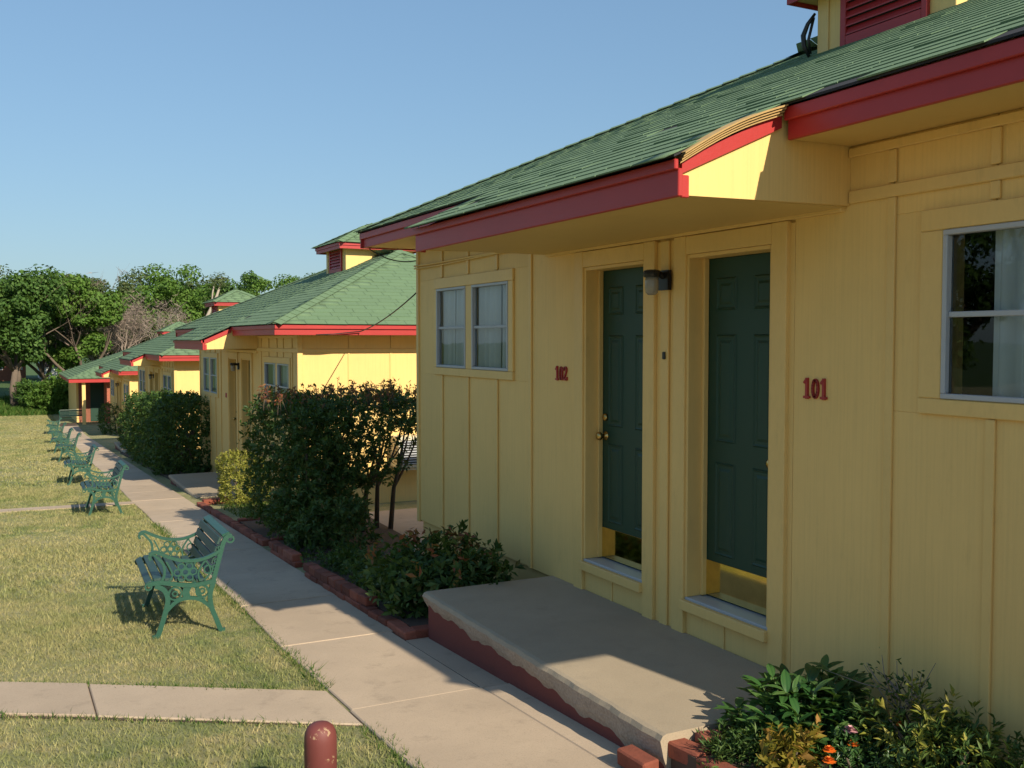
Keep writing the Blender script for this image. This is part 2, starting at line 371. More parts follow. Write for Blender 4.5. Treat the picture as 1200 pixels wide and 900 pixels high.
def roof_planes(x0, x1, y0, y1, z, pitch=SL, porch=None, only=None, expo=.14):
    """tabs of a hip roof: list of matrices (front, near, back, far)"""
    ct = 1 / math.sqrt(1 + pitch * pitch); st = pitch * ct; out = []
    half = min(x1 - x0, y1 - y0) / 2
    specs = {'front': ((x0, y0, z), (0, -1, 0), (ct, 0, st), y1 - y0, -1), 'near': ((x0, y0, z), (1, 0, 0), (0, ct, st), x1 - x0, 1),
             'back': ((x1, y0, z), (0, 1, 0), (-ct, 0, st), y1 - y0, 1), 'far': ((x0, y1, z), (-1, 0, 0), (0, -ct, st), x1 - x0, -1)}
    for key, (o, u, v, length, sgn) in specs.items():
        if only and key not in only: continue
        o = Vector(o); U = Vector(u); Vv = Vector(v); rows = int(half / ct / expo) + 1
        r0 = -int(round(porch[2] / ct / expo)) if (porch and key == 'front') else 0
        for i in range(r0, rows):
            run = i * expo * ct; lo, hi = (run, length - run) if i >= 0 else (porch[0] - y0, porch[1] - y0)
            s = lo + .15 * (i % 2) - .05 * (i % 3)
            while s < hi + .15:
                if lo - .14 < s < hi + .14:
                    p = o + Vector((abs(U.x), abs(U.y), 0)) * s + Vv * (i * expo - .012)
                    jig = R_.uniform(-.006, .006)
                    clip = i >= 0 and (s < lo + .36 or s > hi - .36)
                    out.append((frame(p, U + Vv * jig, Vv - U * jig), key, i, s, (lo, hi, length, sgn, i * expo - .012, ct, i < 0), clip))
                s += .302
    return out
def tab_verts(tb, k):
    b = np.array([v.co for v in TABS[(k * 7) % 16].vertices]); lo, hi, length, sgn, v0, ct, flat = tb[4]; s = tb[3]
    run = (v0 + b[:, 1]) * ct; L = np.where(flat, lo, run - .01); H = np.where(flat, hi, length - run + .01)
    b[:, 0] = (np.clip(s + sgn * b[:, 0], L, np.maximum(L, H)) - s) * sgn
    mm = np.array(tb[0]); return b @ mm[:3, :3].T + mm[:3, 3]
def ridge_caps(a, b, step=.15):
    a = Vector(a); b = Vector(b); L = (b - a).length; d = (b - a).normalized(); out = []
    n = int(L / step)
    for i in range(n):
        p = a + d * (i * step)
        side = d.cross(Vector((0, 0, 1))).normalized(); nrm = side.cross(d)
        v = []
        for lift, q in ((.018, 0), (.008, .2)):
            for s, dz in ((-.11, -.028), (0, .012), (.11, -.028)):
                v.append(p + d * q + side * s + nrm * (lift + dz))
        f = [(0, 1, 4, 3), (1, 2, 5, 4)]
        v2 = [q - nrm * .006 for q in v]
        out.append((v + v2, f + [(6, 9, 10, 7), (7, 10, 11, 8), (0, 6, 7, 1), (1, 7, 8, 2)]))
    return out
def make_roof(root, O, ext, porch, singles, camloc, missing=(), base_cut=True):
    """ext = x0,x1,y0,y1,z in cabin coordinates; O = cabin origin"""
    x0, x1, y0, y1, z = ext; half = (x1 - x0) / 2; zr = z + half * SL; xr = (x0 + x1) / 2
    m = MB(); t = .012
    A = [(x0, y0, z), (x1, y0, z), (x1, y1, z), (x0, y1, z), (xr, y0 + half, zr), (xr, y1 - half, zr)]
    Bv = [(p[0], p[1], p[2] - t) for p in A]
    f = [(0, 4, 5, 3), (0, 1, 4), (1, 2, 5, 4), (2, 3, 5)]
    m.add(A, [tuple(reversed(q)) for q in f]); m.add(Bv, f)
    m.add([A[0], A[1], A[2], A[3], Bv[0], Bv[1], Bv[2], Bv[3]], [(0, 1, 5, 4), (1, 2, 6, 5), (2, 3, 7, 6), (3, 0, 4, 7)])
    if porch:
        pa, pb, d = porch
        q = [(x0 - d, pa, z - d * SL), (x0 + .02, pa, z + .02 * SL), (x0 + .02, pb, z + .02 * SL), (x0 - d, pb, z - d * SL)]
        m.add([(a, b, c - .002) for a, b, c in q] + [(a, b, c - t) for a, b, c in q], BF)
    m.shift(O); roof = link('roof', m.mesh('roof'), 'felt', root, (0, 0, 0))
    tabs = [tb for tb in roof_planes(x0, x1, y0, y1, z, SL, porch) if not any(tb[1] == 'front' and tb[2] == r and a < tb[3] < b for r, a, b in missing)]
    off = Vector(root.location) - Vector(O)
    def score(tb):
        if tb[1] not in ('front', 'near') or tb[5] or (tb[2] < 0 and (tb[3] < tb[4][0] + .16 or tb[3] > tb[4][1] - .16)): return 1e9
        p = tb[0].translation + off; v = Vector(camloc) - p
        n = (tb[0].to_3x3() @ Vector((0, 0, 1))); c = max(.02, n.dot(v.normalized()))
        # pixel position test: keep what the picture shows
        a = math.atan2(p.x - camloc[0], p.y - camloc[1]) - math.radians(27)
        if abs(a) > math.radians(28) or (p.z - camloc[2]) / max(.1, p.y) > .75: return 1e8 + v.length
        return v.length_squared / c
    tabs.sort(key=score)
    for k, tb in enumerate(tabs[:singles]):
        mt = tb[0].copy(); mt.translation -= Vector(O)
        link('shingle', TABS[(k * 7) % 16], None, roof, matrix=mt)
    rest = tabs[singles:]; V = []; F = []
    bf = np.array(BF)
    for k, tb in enumerate(rest):
        V.append(tab_verts(tb, k) - np.array(O)); F.append(bf + 8 * k)
    sh = MB()
    for a, b in (((x0, y0, z), (xr, y0 + half, zr)), ((x1, y0, z), (xr, y0 + half, zr)), ((x0, y1, z), (xr, y1 - half, zr)), ((x1, y1, z), (xr, y1 - half, zr)), ((xr, y0 + half, zr), (xr, y1 - half, zr))):
        for v, f in ridge_caps(a, b): sh.add(v, f)
    sh.shift(O)
    V = np.concatenate(V); F = np.concatenate(F)
    tag(link('shingle_field', npmesh('shingle_field', V, F), 'shingle', roof, (0, 0, 0)), kind='stuff')
    tag(link('ridge_cap', sh.mesh('ridge_cap'), 'shingle', roof, (0, 0, 0)), kind='stuff')
    return roof

# ---------------------------------------------------------------- cabins
XW, YA, YB, YC = 3.61, .94, 9.10, 5.01
ZB, ZT = -1.775, .93
def digit(ch, h=.1, w=.055, t=.012):
    """raised slab-serif numeral in the (u, v) plane, thickness n"""
    def stroke(pts, wd):
        m = MB()
        for (a, b), (c, d) in zip(pts[:-1], pts[1:]):
            dx, dy = c - a, d - b; L = math.hypot(dx, dy); nx_, ny_ = -dy / L * wd / 2, dx / L * wd / 2; ex, ey = dx / L * wd * .2, dy / L * wd * .2
            q = [(a + nx_ - ex, b + ny_ - ey), (a - nx_ - ex, b - ny_ - ey), (c - nx_ + ex, d - ny_ + ey), (c + nx_ + ex, d + ny_ + ey)]
            m.add([(0, -u, v) for u, v in q] + [(-t, -u, v) for u, v in q], BF)
        return m
    if ch == '1': ps = [([(0, 0), (0, h)], .016), ([(-.018, .006), (.018, .006)], .012), ([(0, h - .004), (-.016, h - .022)], .011)]
    elif ch == '0': ps = [([(math.cos(a) * .018, h / 2 + math.sin(a) * (h / 2 - .006)) for a in [k * math.pi / 8 for k in range(17)]], .013)]
    else: ps = [([(-.02, h * .72), (-.017, h * .86), (-.006, h * .95), (.008, h * .95), (.019, h * .84), (.018, h * .68), (.004, h * .42), (-.014, h * .2), (-.021, .007), (.022, .007), (.022, .024)], .013)]
    m = MB()
    for k, (p, wd) in enumerate(ps):
        s = stroke(p, wd); s.v = [(a - .001 * k, b, c) for a, b, c in s.v]; m.add(s.v, s.f)
    return m
def cabin(off, label, detail=2, px=2.58, number=False, singles=0, missing=(), found=1.0):
    O = (XW, YC, ZB); root = empty('motel_cabin', (XW + off[0], YC + off[1], ZB + off[2])); tag(root, label, 'cabin', 'yellow cabins stepping down the slope')
    def bx(name, a, mat, parent=root, bev=.004):
        o = link(name, MB().box(*a).shift(O).mesh(name), mat, parent, (0, 0, 0))
        if bev and detail > 1: bevel(o, bev)
        return o
    X2 = XW + 5.0; D1 = (4.05, 4.79); D2 = (5.22, 5.96)
    W2 = (7.12, 8.60); W1 = (1.44, 2.98); WZ = (-.255, .47)
    WALLX = XW + .015
    # ---- wall cores with real openings
    m = MB(); cuts = [(W1[0], W1[1], *WZ), (W2[0], W2[1], *WZ), (D1[0], D1[1], -1.56, .50), (D2[0], D2[1], -1.56, .50)]
    edges = sorted({YA, YB} | {c for q in cuts for c in q[:2]})
    for a, b in zip(edges[:-1], edges[1:]):
        c = [q for q in cuts if q[0] <= a + 1e-6 and q[1] >= b - 1e-6]
        if c: m.box(WALLX, WALLX + .1, a, b, ZB + .02, c[0][2]); m.box(WALLX, WALLX + .1, a, b, c[0][3], ZT)
        else: m.box(WALLX, WALLX + .1, a, b, ZB + .02, ZT)
    wf = link('wall', m.shift(O).mesh('wall'), 'yellow', root, (0, 0, 0))
    bx('wall', (WALLX + .1, X2, YA + .015, YA + .1, ZB, ZT), 'yellow', bev=0)
    bx('wall', (WALLX + .1, X2, YB - .1, YB, ZB, ZT), 'yellow', bev=0)
    bx('wall', (X2 - .1, X2, YA + .1, YB - .1, ZB, ZT), 'yellow', bev=0)
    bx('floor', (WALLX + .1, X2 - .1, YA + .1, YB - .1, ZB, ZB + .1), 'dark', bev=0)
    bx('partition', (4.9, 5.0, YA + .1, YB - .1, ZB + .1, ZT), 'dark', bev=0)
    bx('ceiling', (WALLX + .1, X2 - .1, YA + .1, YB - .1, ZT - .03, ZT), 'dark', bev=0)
    bx('foundation', (XW + .03, X2 - .03, YA + .03, YB - .03, ZB - found, ZB - .006), 'foundation', bev=0)
    # ---- siding panels and battens, front
    doors = [(3.90, 6.08)]
    bat = [1.28, 1.8, 2.2, 2.74, 3.27, 6.06, 6.76, 7.35, 7.92, 8.50]
    zones = [(YA, 3.90), (6.08, YB)]
    TR = {'a': (1.36, 3.10), 'b': (7.04, 8.66)}; TZ = (-.325, .565)
    for za, zb in zones:
        e = [za] + [b for b in bat if za < b < zb] + [zb]
        e = sorted(set(e))
        for a, b in zip(e[:-1], e[1:]):
            if b - a < .08: continue
            cuts_y = [t for t in TR.values() if t[0] < b and t[1] > a]
            spans = [(a, b, ZB, ZT)]
            if cuts_y:
                t = cuts_y[0]; spans = []
                if t[0] > a + .02: spans.append((a, t[0], TZ[0], TZ[1]))
                if t[1] < b - .02: spans.append((t[1], b, TZ[0], TZ[1]))
                spans += [(a, b, ZB, TZ[0]), (a, b, TZ[1], ZT)]
            for s in spans: bx('siding_panel', (XW + R_.uniform(-.001, .001), WALLX - .001, s[0] + .003, s[1] - .003, s[2] + (R_.uniform(0, .006) if s[2] == ZB else 0), s[3]), 'yellow', wf, .002)
        for b in [q for q in bat if za - .01 < q < zb + .01]:
            t = [q for q in TR.values() if q[0] < b < q[1]]
            for z0, z1 in ([(ZB, ZT)] if not t else [(ZB, TZ[0] - .003), (TZ[1] + .003, ZT)]):
                if b < 3.5 and z1 > .7: z1s = [(z0, .645), (.708, .86)] if z0 < .6 else [(.708, .86)]
                else: z1s = [(z0, min(z1, .9))]
                for q0, q1 in z1s:
                    bx('batten', (XW - .016, XW - .0015, b - .022, b + .022, q0 + .004, q1), 'yellow_trim', wf, .003)
    bx('trim_board', (XW - .02, XW - .0015, YA + .02, 3.525, .646, .705), 'yellow_trim', wf)
    bx('frieze_board', (XW - .024, XW - .0015, YA + .02, 3.525, .862, .905), 'yellow_trim', wf)
    bx('corner_board', (XW - .019, XW + .06, YB - .035, YB + .018, ZB - .01, .915), 'yellow_trim', wf)
    bx('corner_board', (XW - .019, XW + .06, YA - .02, YA + .035, ZB - .01, .915), 'yellow_trim', wf)
    # ---- door bay
    bx('siding_panel', (XW, WALLX - .001, 3.90, 3.99, ZB, .60), 'yellow', wf, .002)
    for (a, b) in (D1, D2):
        for c, d in ((a - .115, a), (b, b + .115)): bx('casing', (XW - .026, XW + .014, c, d, ZB + .003, .61), 'yellow_trim', wf)
        bx('casing', (XW - .024, XW + .014, a + .001, b - .001, .501, .608), 'yellow_trim', wf)
        for c, d in ((a, a + .022), (b - .022, b)): bx('jamb', (XW - .012, XW + .18, c, d, -1.535, .499), 'yellow_trim', wf, .002)
        bx('jamb', (XW - .012, XW + .18, a + .023, b - .023, .478, .4995), 'yellow_trim', wf, .002)
        bx('door_stop', (XW + .085, XW + .118, b - .046, b - .0225, -1.53, .478), 'yellow_trim', wf, .002)
        bx('threshold', (XW - .012, XW + .19, a + .002, b - .002, -1.565, -1.536), 'alu', wf, .004)
        bx('sill', (XW - .05, XW - .013, a - .004, b + .004, -1.61, -1.55), 'yellow_trim', wf, .004)
        h = (a + b) / 2 + .02
        for c, d in ((a + .001, h - .012), (h + .012, b - .001)): bx('siding_panel', (XW + .002, WALLX - .001, c, d, ZB + .004, -1.612), 'yellow', wf, .002)
        bx('batten', (XW - .006, XW + .006, h - .011, h + .011, ZB + .01, -1.612), 'yellow_trim', wf, .002)
        dr = bx('door', (XW + .12, XW + .16, a + .024, b - .024, -1.532, .477), 'green_door', root, .003)
        w = b - a - .048; c0 = a + .024
        for (z0, z1) in ((.17, .36), (-.60, .03), (-1.27, -.72)):
            for k in (0, 1):
                y0 = c0 + .095 + k * (w / 2 - .02); y1 = y0 + w / 2 - .17
                q = MB(); x = XW + .1195   # raised and fielded panel: moulding ring and a proud field
                def ring(d, xx): return [(xx, y0 + d, z0 + d), (xx, y1 - d, z0 + d), (xx, y1 - d, z1 - d), (xx, y0 + d, z1 - d)]
                lay = ring(0, x) + ring(.008, x - .008) + ring(.018, x - .003) + ring(.034, x - .003) + ring(.05, x - .010)
                fs = []
                for i in range(4):
                    for j in range(4): fs.append((4 * i + j, 4 * (i + 1) + j, 4 * (i + 1) + (j + 1) % 4, 4 * i + (j + 1) % 4))
                fs.append((19, 18, 17, 16)); q.add(lay, fs).shift(O); link('door_panel', q.mesh('door_panel'), 'green_door', dr, (0, 0, 0))
        bx('kick_plate', (XW + .114, XW + .1195, a + .028, b - .028, -1.525, -1.315), 'brass', dr, .001)
        ky = (b - .085) if a > 5 else (a + .085)
        def yl(prof, zc):     # knob turned round the x axis
            q = MB().lathe(prof, (0, 0, 0), 14); q.v = [(XW + .12 - z, ky + x_, zc + y_) for x_, y_, z in q.v]; q.shift(O); return q
        link('knob', yl([(.032, 0), (.032, .006), (.012, .012), (.012, .035), (.024, .042), (.03, .055), (.026, .07), (.01, .076)], -.67).mesh('knob', True), 'knob', dr, (0, 0, 0))
        link('deadbolt', yl([(.026, 0), (.026, .012), (.02, .02), (.008, .022)], -.54).mesh('deadbolt', True), 'knob', dr, (0, 0, 0))
    bx('batten', (XW - .018, XW - .0015, 4.965, 5.045, ZB + .004, .60), 'yellow_trim', wf)
    bx('siding_panel', (XW, WALLX - .001, 4.906, 5.104, ZB, .60), 'yellow', wf, .002)
    bx('frieze_board', (XW - .03, XW + .014, 3.56, 6.50, .612, .66), 'yellow_trim', wf)
    # ---- lamp between the doors (jelly jar fitting)
    if True:
        ly = 4.985; la = MB().box(XW - .045, XW - .0165, ly - .05, ly + .05, .30, .42)
        la.tube([(XW - .04, ly, .385), (XW - .085, ly, .40), (XW - .12, ly, .395)], .02, 8)
        la.lathe([(.02, .0), (.05, .002), (.054, .02), (.05, .04), (.03, .046)], (XW - .125, ly, .375), 16)
        lamp = link('wall_lamp', la.shift(O).mesh('wall_lamp'), 'black', root, (0, 0, 0))
        g = MB().lathe([(.038, .378), (.041, .355), (.042, .315), (.038, .285), (.024, .27), (.006, .268)], (XW - .125, ly, 0), 16)
        link('glass_jar', g.shift(O).mesh('glass_jar', True), 'jar', lamp, (0, 0, 0))
        if number: bx('bell_button', (XW - .03, XW - .0185, 4.985, 5.012, -.12, -.075), 'black')
    # ---- numbers
    if number:
        for txt, y0 in (('101', 3.795), ('102', 6.345)):
            for k, ch in enumerate(txt):
                q = digit(ch); q.v = [(XW - .001 + a, y0 + b - k * .058 + .0, -.295 + c) for a, b, c in q.v]
                link('house_digit', q.shift(O).mesh('house_digit'), 'red', root, (0, 0, 0))
    else:
        for y0 in (3.73, 6.28): bx('number_plaque', (XW - .008, XW - .001, y0 - .07, y0 + .07, -.28, -.19), 'red')
    # ---- windows
    for (ya, yb), tr in ((W1, TR['a']), (W2, TR['b'])):
        mid = (ya + yb) / 2 + (.02 if ya > 5 else -.02)
        tb = MB()
        win = bx('window', (XW - .022, XW + .012, tr[0], tr[1], TZ[0], WZ[0] - .001), 'yellow_trim', root)
        bx('casing', (XW - .022, XW + .012, tr[0], tr[1], WZ[1] + .001, TZ[1]), 'yellow_trim', win)
        bx('casing', (XW - .0215, XW + .012, tr[0], ya - .001, WZ[0], WZ[1]), 'yellow_trim', win)
        bx('casing', (XW - .0215, XW + .012, yb + .001, tr[1], WZ[0], WZ[1]), 'yellow_trim', win)
        bx('mullion', (XW - .0205, XW + .05, mid - .065, mid + .065, WZ[0], WZ[1]), 'yellow_trim', win)
        for a, b in ((ya, mid - .065), (mid + .065, yb)):
            zm = (WZ[0] + WZ[1]) / 2 + .0
            fr = MB()
            for q in ((a + .001, b - .001, WZ[1] - .024, WZ[1] - .001), (a + .001, b - .001, WZ[0] + .001, WZ[0] + .024), (a + .001, a + .024, WZ[0] + .0245, WZ[1] - .0245), (b - .024, b - .001, WZ[0] + .0245, WZ[1] - .0245)):
                fr.box(XW - .026, XW + .02, *q)
            fr.box(XW - .012, XW + .015, a + .0245, b - .0245, zm - .012, zm + .012)
            sash = link('window_frame', fr.shift(O).mesh('window_frame'), 'alu', win, (0, 0, 0)); bevel(sash, .003)
            for z0, z1, xx in ((WZ[0] + .022, zm - .010, XW + .0), (zm + .010, WZ[1] - .022, XW + .006)):
                g = MB().add([(xx, a + .022, z0), (xx, b - .022, z0), (xx, b - .022, z1), (xx, a + .022, z1)], [(0, 3, 2, 1)])
                link('pane', g.shift(O).mesh('pane'), 'glass', win, (0, 0, 0))
        if ya < 5: cur = [(1.5, 1.95), (1.98, 2.27), (2.29, 2.80)]
        else: cur = [(7.14, 7.38), (7.42, 7.80), (7.94, 8.30), (8.36, 8.58)]
        for a, b in cur:
            n = int((b - a) / .012); vs = []; fs = []
            ph = R_.uniform(0, 6)
            for i in range(n + 1):
                yy = a + (b - a) * i / n
                d = .022 * math.sin(yy * 66 + ph) + .012 * math.sin(yy * 29 + ph * 2) + .006 * math.sin(yy * 141)
                for zz, kx in ((WZ[1] + .08, .8), (.1, 1.0), (WZ[0] - .25, 1.3)): vs.append((XW + .075 + d * kx, yy, zz))
            for i in range(n):
                for j in (0, 1): fs.append((3 * i + j, 3 * i + j + 1, 3 * i + j + 4, 3 * i + j + 3))
            q = MB().add(vs, fs).shift(O); o = link('curtain', q.mesh('curtain', True), 'curtain', win, (0, 0, 0))
    # ---- side wall facing the camera: panels, battens, band
    ybs = YA - .0
    e = [XW + .062] + [XW + .1 + .66 * k for k in range(1, 8)] + [X2]
    for a, b in zip(e[:-1], e[1:]):
        for z0, z1 in ((ZB, .645), (.705, ZT)): bx('siding_panel', (a + .004, b - .004, YA + .0005, YA + .0145, z0, z1), 'yellow', root, .002)
        bx('batten', (b - .012, b + .012, YA - .010, YA - .001, ZB, .644), 'yellow_trim', root, .002)
    bx('trim_board', (XW + .062, X2, YA - .014, YA + .0145, .647, .703), 'yellow_trim', root)
    # ---- eaves
    x0, x1, y0, y1, ze = 3.15, X2 + .46, .48, 9.56, 1.065
    fb = .905
    def fascia(a, proud_axis):     # two stacked boards, upper one proud
        o = bx('fascia', a[0], 'red'); bx('fascia_trim', a[1], 'red'); return o
    sofz = .915
    segs = [(y0 + .03, 3.50), (6.56, y1 - .03)]
    for a, b in segs:
        fascia(((x0 + .035, x0 + .06, a, b, fb, 1.0), (x0 + .012, x0 + .034, a - .0, b + .0, .99, 1.05)), 0)
    fascia(((x0 + .012, x1 - .012, y0 + .032, y0 + .058, fb - .001, 1.0), (x0 + .012, x1 - .012, y0 + .010, y0 + .029, .991, 1.049)), 1)
    fascia(((x0 + .012, x1 - .012, y1 - .058, y1 - .032, fb - .001, 1.0), (x0 + .012, x1 - .012, y1 - .029, y1 - .010, .991, 1.049)), 1)
    bx('fascia', (x1 - .058, x1 - .03, y0 + .06, y1 - .06, fb, 1.04), 'red')
    bx('soffit', (x0 + .062, XW + .01, y0 + .06, 3.52, sofz, sofz + .015), 'soffit', bev=0)
    bx('soffit', (x0 + .062, XW + .01, 6.54, y1 - .06, sofz, sofz + .015), 'soffit', bev=0)
    bx('soffit', (XW + .012, x1 - .06, y0 + .06, YA - .002, sofz + .001, sofz + .016), 'soffit', bev=0)
    bx('soffit', (XW + .012, x1 - .06, YB + .02, y1 - .06, sofz + .001, sofz + .016), 'soffit', bev=0)
    # ---- porch hood
    d = x0 - px + .03; pz = ze - d * SL
    ph = bx('porch_hood', (px + .001, px + .026, 3.50, 6.56, pz - .175, pz - .055), 'red')
    bx('fascia_trim', (px - .022, px, 3.496, 6.564, pz - .062, pz - .018), 'red', ph)
    zb = pz - .165
    for yy, s in ((3.53, -1), (6.53, 1)):
        q = MB(); pts = [(px + .03, zb), (XW - .002, zb + .015), (XW - .002, ze + (XW - x0) * SL - .04), (px + .03, pz - .035)]
        a, b = (yy, yy + .02) if s < 0 else (yy - .02, yy)
        v = [(x, a, z) for x, z in pts] + [(x, b, z) for x, z in pts]
        q.add(v, BF).shift(O); link('cheek', q.mesh('cheek'), 'yellow', ph, (0, 0, 0))
        q = MB(); pts = [(px + .03, pz - .075), (x0 + .015, ze - .105), (x0 + .015, ze - .035), (px + .03, pz - .012)]
        a, b = (yy - .016, yy - .001) if s < 0 else (yy + .001, yy + .016)
        q.add([(x, a, z) for x, z in pts] + [(x, b, z) for x, z in pts], BF).shift(O); link('rake_board', q.mesh('rake_board'), 'red', ph, (0, 0, 0))
        bx('corner_board', (px + .0275, px + .07, a, b, zb - .012, pz - .08), 'red', ph)
    bx('soffit', (px + .03, XW - .003, 3.552, 6.508, zb + .005, zb + .02), 'soffit', ph, 0)
    roof = make_roof(root, O, (x0, x1, y0, y1, ze), (3.49, 6.57, d), singles, (0, 0, ZC), missing)
    # ---- cupola
    cx0, cx1, cy0, cy1 = 5.45, x0 + x1 - 5.45, 4.46, 5.66; cz = ze + (cx0 - x0) * SL; ct = 2.54
    cu = bx('cupola', (cx0, cx1, cy0, cy1, cz - .12, ct), 'yellow', root, .004)
    lz = cz + .06
    for k in range(6):
        zz = lz + k * .058; q = MB()
        q.add([(cx0 - .03, cy0 + .25, zz), (cx0 - .03, cy1 - .29, zz), (cx0 - .005, cy1 - .29, zz + .045), (cx0 - .005, cy0 + .25, zz + .045),
               (cx0 - .03, cy0 + .25, zz + .010), (cx0 - .03, cy1 - .29, zz + .010), (cx0 - .005, cy1 - .29, zz + .055), (cx0 - .005, cy0 + .25, zz + .055)], BF).shift(O)
        link('louver_slat', q.mesh('louver_slat'), 'red', cu, (0, 0, 0))
    bx('louver_frame', (cx0 - .034, cx0 - .001, cy0 + .20, cy0 + .248, cz - .02, ct - .002), 'red', cu); bx('louver_frame', (cx0 - .034, cx0 - .001, cy1 - .288, cy1 - .235, cz - .02, ct - .002), 'red', cu)
    bx('louver_frame', (cx0 - .033, cx0 - .001, cy0 + .249, cy1 - .289, cz - .02, cz + .055), 'red', cu)
    bx('louver_backing', (cx0 - .004, cx0 - .0012, cy0 + .249, cy1 - .289, cz + .056, ct - .003), 'felt', cu, 0)
    bx('corner_board', (cx0 - .012, cx0 - .001, cy1 - .10, cy1 + .01, cz - .03, ct), 'yellow_trim', cu)
    ov = .17; e0, e1, f0, f1 = cx0 - ov, cx1 + ov, cy0 - ov, cy1 + ov
    bx('cupola_soffit', (e0 + .02, e1 - .02, f0 + .02, f1 - .02, ct + .001, ct + .012), 'soffit', cu, 0)
    q = MB()
    for a in ((e0 + .004, e0 + .019, f0, f1), (e1 - .019, e1 - .004, f0, f1), (e0 + .0195, e1 - .0195, f0, f0 + .015), (e0 + .0195, e1 - .0195, f1 - .015, f1)): q.box(*a, ct - .03, ct + .075)
    for a in ((e0 - .014, e0 + .0035, f0 - .016, f1 + .016), (e0 + .0036, e1, f0 - .016, f0 - .001), (e0 + .0036, e1, f1 + .001, f1 + .016)): q.box(*a, ct + .03, ct + .082)
    link('cupola_fascia', q.shift(O).mesh('cupola_fascia'), 'red', cu, (0, 0, 0))
    g0, g1, h0, h1, zt = e0 - .04, e1 + .04, f0 - .04, f1 + .04, ct + .088
    hr = (h1 - h0) / 2; zc = zt + hr * .5; ym = (h0 + h1) / 2
    q = MB().add([(g0, h0, zt), (g1, h0, zt), (g1, h1, zt), (g0, h1, zt), (g0 + hr, ym, zc), (g1 - hr, ym, zc)], [(0, 1, 5, 4), (1, 2, 5), (2, 3, 4, 5), (3, 0, 4), (3, 2, 1, 0)]).shift(O)
    cr = link('cupola_roof', q.mesh('cupola_roof'), 'felt', cu, (0, 0, 0))
    V = []; F = []
    for k, tb in enumerate(roof_planes(g0, g1, h0, h1, zt, .5)):
        V.append(tab_verts(tb, k) - np.array(O)); F.append(np.array(BF) + 8 * k)
    tag(link('cupola_shingles', npmesh('cupola_shingles', np.concatenate(V), np.concatenate(F)), 'shingle', cu, (0, 0, 0)), kind='stuff')
    cr_caps = MB()
    for a, b in (((g0, h0, zt), (g0 + hr, ym, zc)), ((g0, h1, zt), (g0 + hr, ym, zc)), ((g1, h0, zt), (g1 - hr, ym, zc)), ((g1, h1, zt), (g1 - hr, ym, zc)), ((g0 + hr, ym, zc), (g1 - hr, ym, zc))):
        for v, f in ridge_caps(a, b): cr_caps.add(v, f)
    tag(link('cupola_ridge_cap', cr_caps.shift(O).mesh('cupola_ridge_cap'), 'shingle', cu, (0, 0, 0)), kind='stuff')
    return root, O, bx
miss1 = [(0, 1.75, 2.05), (0, 2.5, 2.95), (-3, 5.3, 5.65), (3, 4.2, 4.5), (7, 2.0, 2.3)]
c1, O1, bx1 = cabin((0, 0, 0), 'yellow board-sided cabin with dark green doors numbered 101 and 102', 2, 2.58, True, 300, miss1)
c2, O2, bx2 = cabin((.2, 13.4, -.84), 'yellow cabin behind the tall open-stemmed hedge, air conditioner in its sunlit side wall', 2, 2.70, False, 300, [(2, 3, 3.3)])
c3, O3, bx3 = cabin((.45, 27.0, -1.47), 'yellow cabin directly behind the long clipped dark hedges', 1, 2.78, False, 0, [(-3, 3, 3.4)])
c4, O4, bx4 = cabin((.72, 40.4, -2.27), 'last yellow cabin, standing next to the brick-walled end building', 1, 2.80, False, 0)
# wear and fittings that only the near cabin shows
q = MB(); pts = []
for i in range(9):
    t = i / 8; x = lerp(2.585, 3.15, t); z = 1.065 - (3.15 - x) * SL; pts.append((x, z - .004 + .024 * math.sin(t * math.pi)))
for lay in range(4):
    v = []; f = []
    for x, z in pts:
        zz = z - .012 * lay - .006; v += [(x, 3.455 + .012 * lay, zz), (x, 3.53, zz + .003), (x, 3.53, zz - .006), (x, 3.457 + .012 * lay, zz - .008)]
    for i in range(8):
        for j in range(4): f.append((4 * i + j, 4 * i + (j + 1) % 4, 4 * i + 4 + (j + 1) % 4, 4 * i + 4 + j))
    q.add(v, f)
link('bare_sheathing', q.shift(O1).mesh('bare_sheathing'), 'wood', c1, (0, 0, 0))
q = MB(); q.tube([(XW - .03, 9.13, .715), (XW - .026, 8.5, .71), (XW - .026, 7.4, .712), (XW - .028, 6.6, .70)], .009, 6)
q.tube([(XW - .03, 9.13, .69), (XW - .026, 8.5, .686), (XW - .026, 7.5, .70), (XW - .03, 6.6, .71)], .007, 6)
link('conduit', q.shift(O1).mesh('conduit', True), 'yellow_trim', c1, (0, 0, 0))
q = MB(); q.tube([(3.0, 7.55, .925), (3.0, 7.55, .86), (3.0, 7.535, .845), (3.0, 7.51, .845), (3.0, 7.50, .865)], .006, 6)
link('hook', q.shift(O1).mesh('hook', True), 'black', c1, (0, 0, 0))
q = MB(); q.tube([(5.43, 5.74, 2.12), (5.40, 5.765, 2.20), (5.395, 5.77, 2.28), (5.41, 5.74, 2.36), (5.435, 5.69, 2.43)], [.012, .018, .02, .016, .01], 7); q.tube([(5.43, 5.73, 2.14), (5.40, 5.72, 2.24), (5.43, 5.70, 2.40)], .012, 6)
link('cable_bundle', q.shift(O1).mesh('cable_bundle', True), 'black', c1, (0, 0, 0))
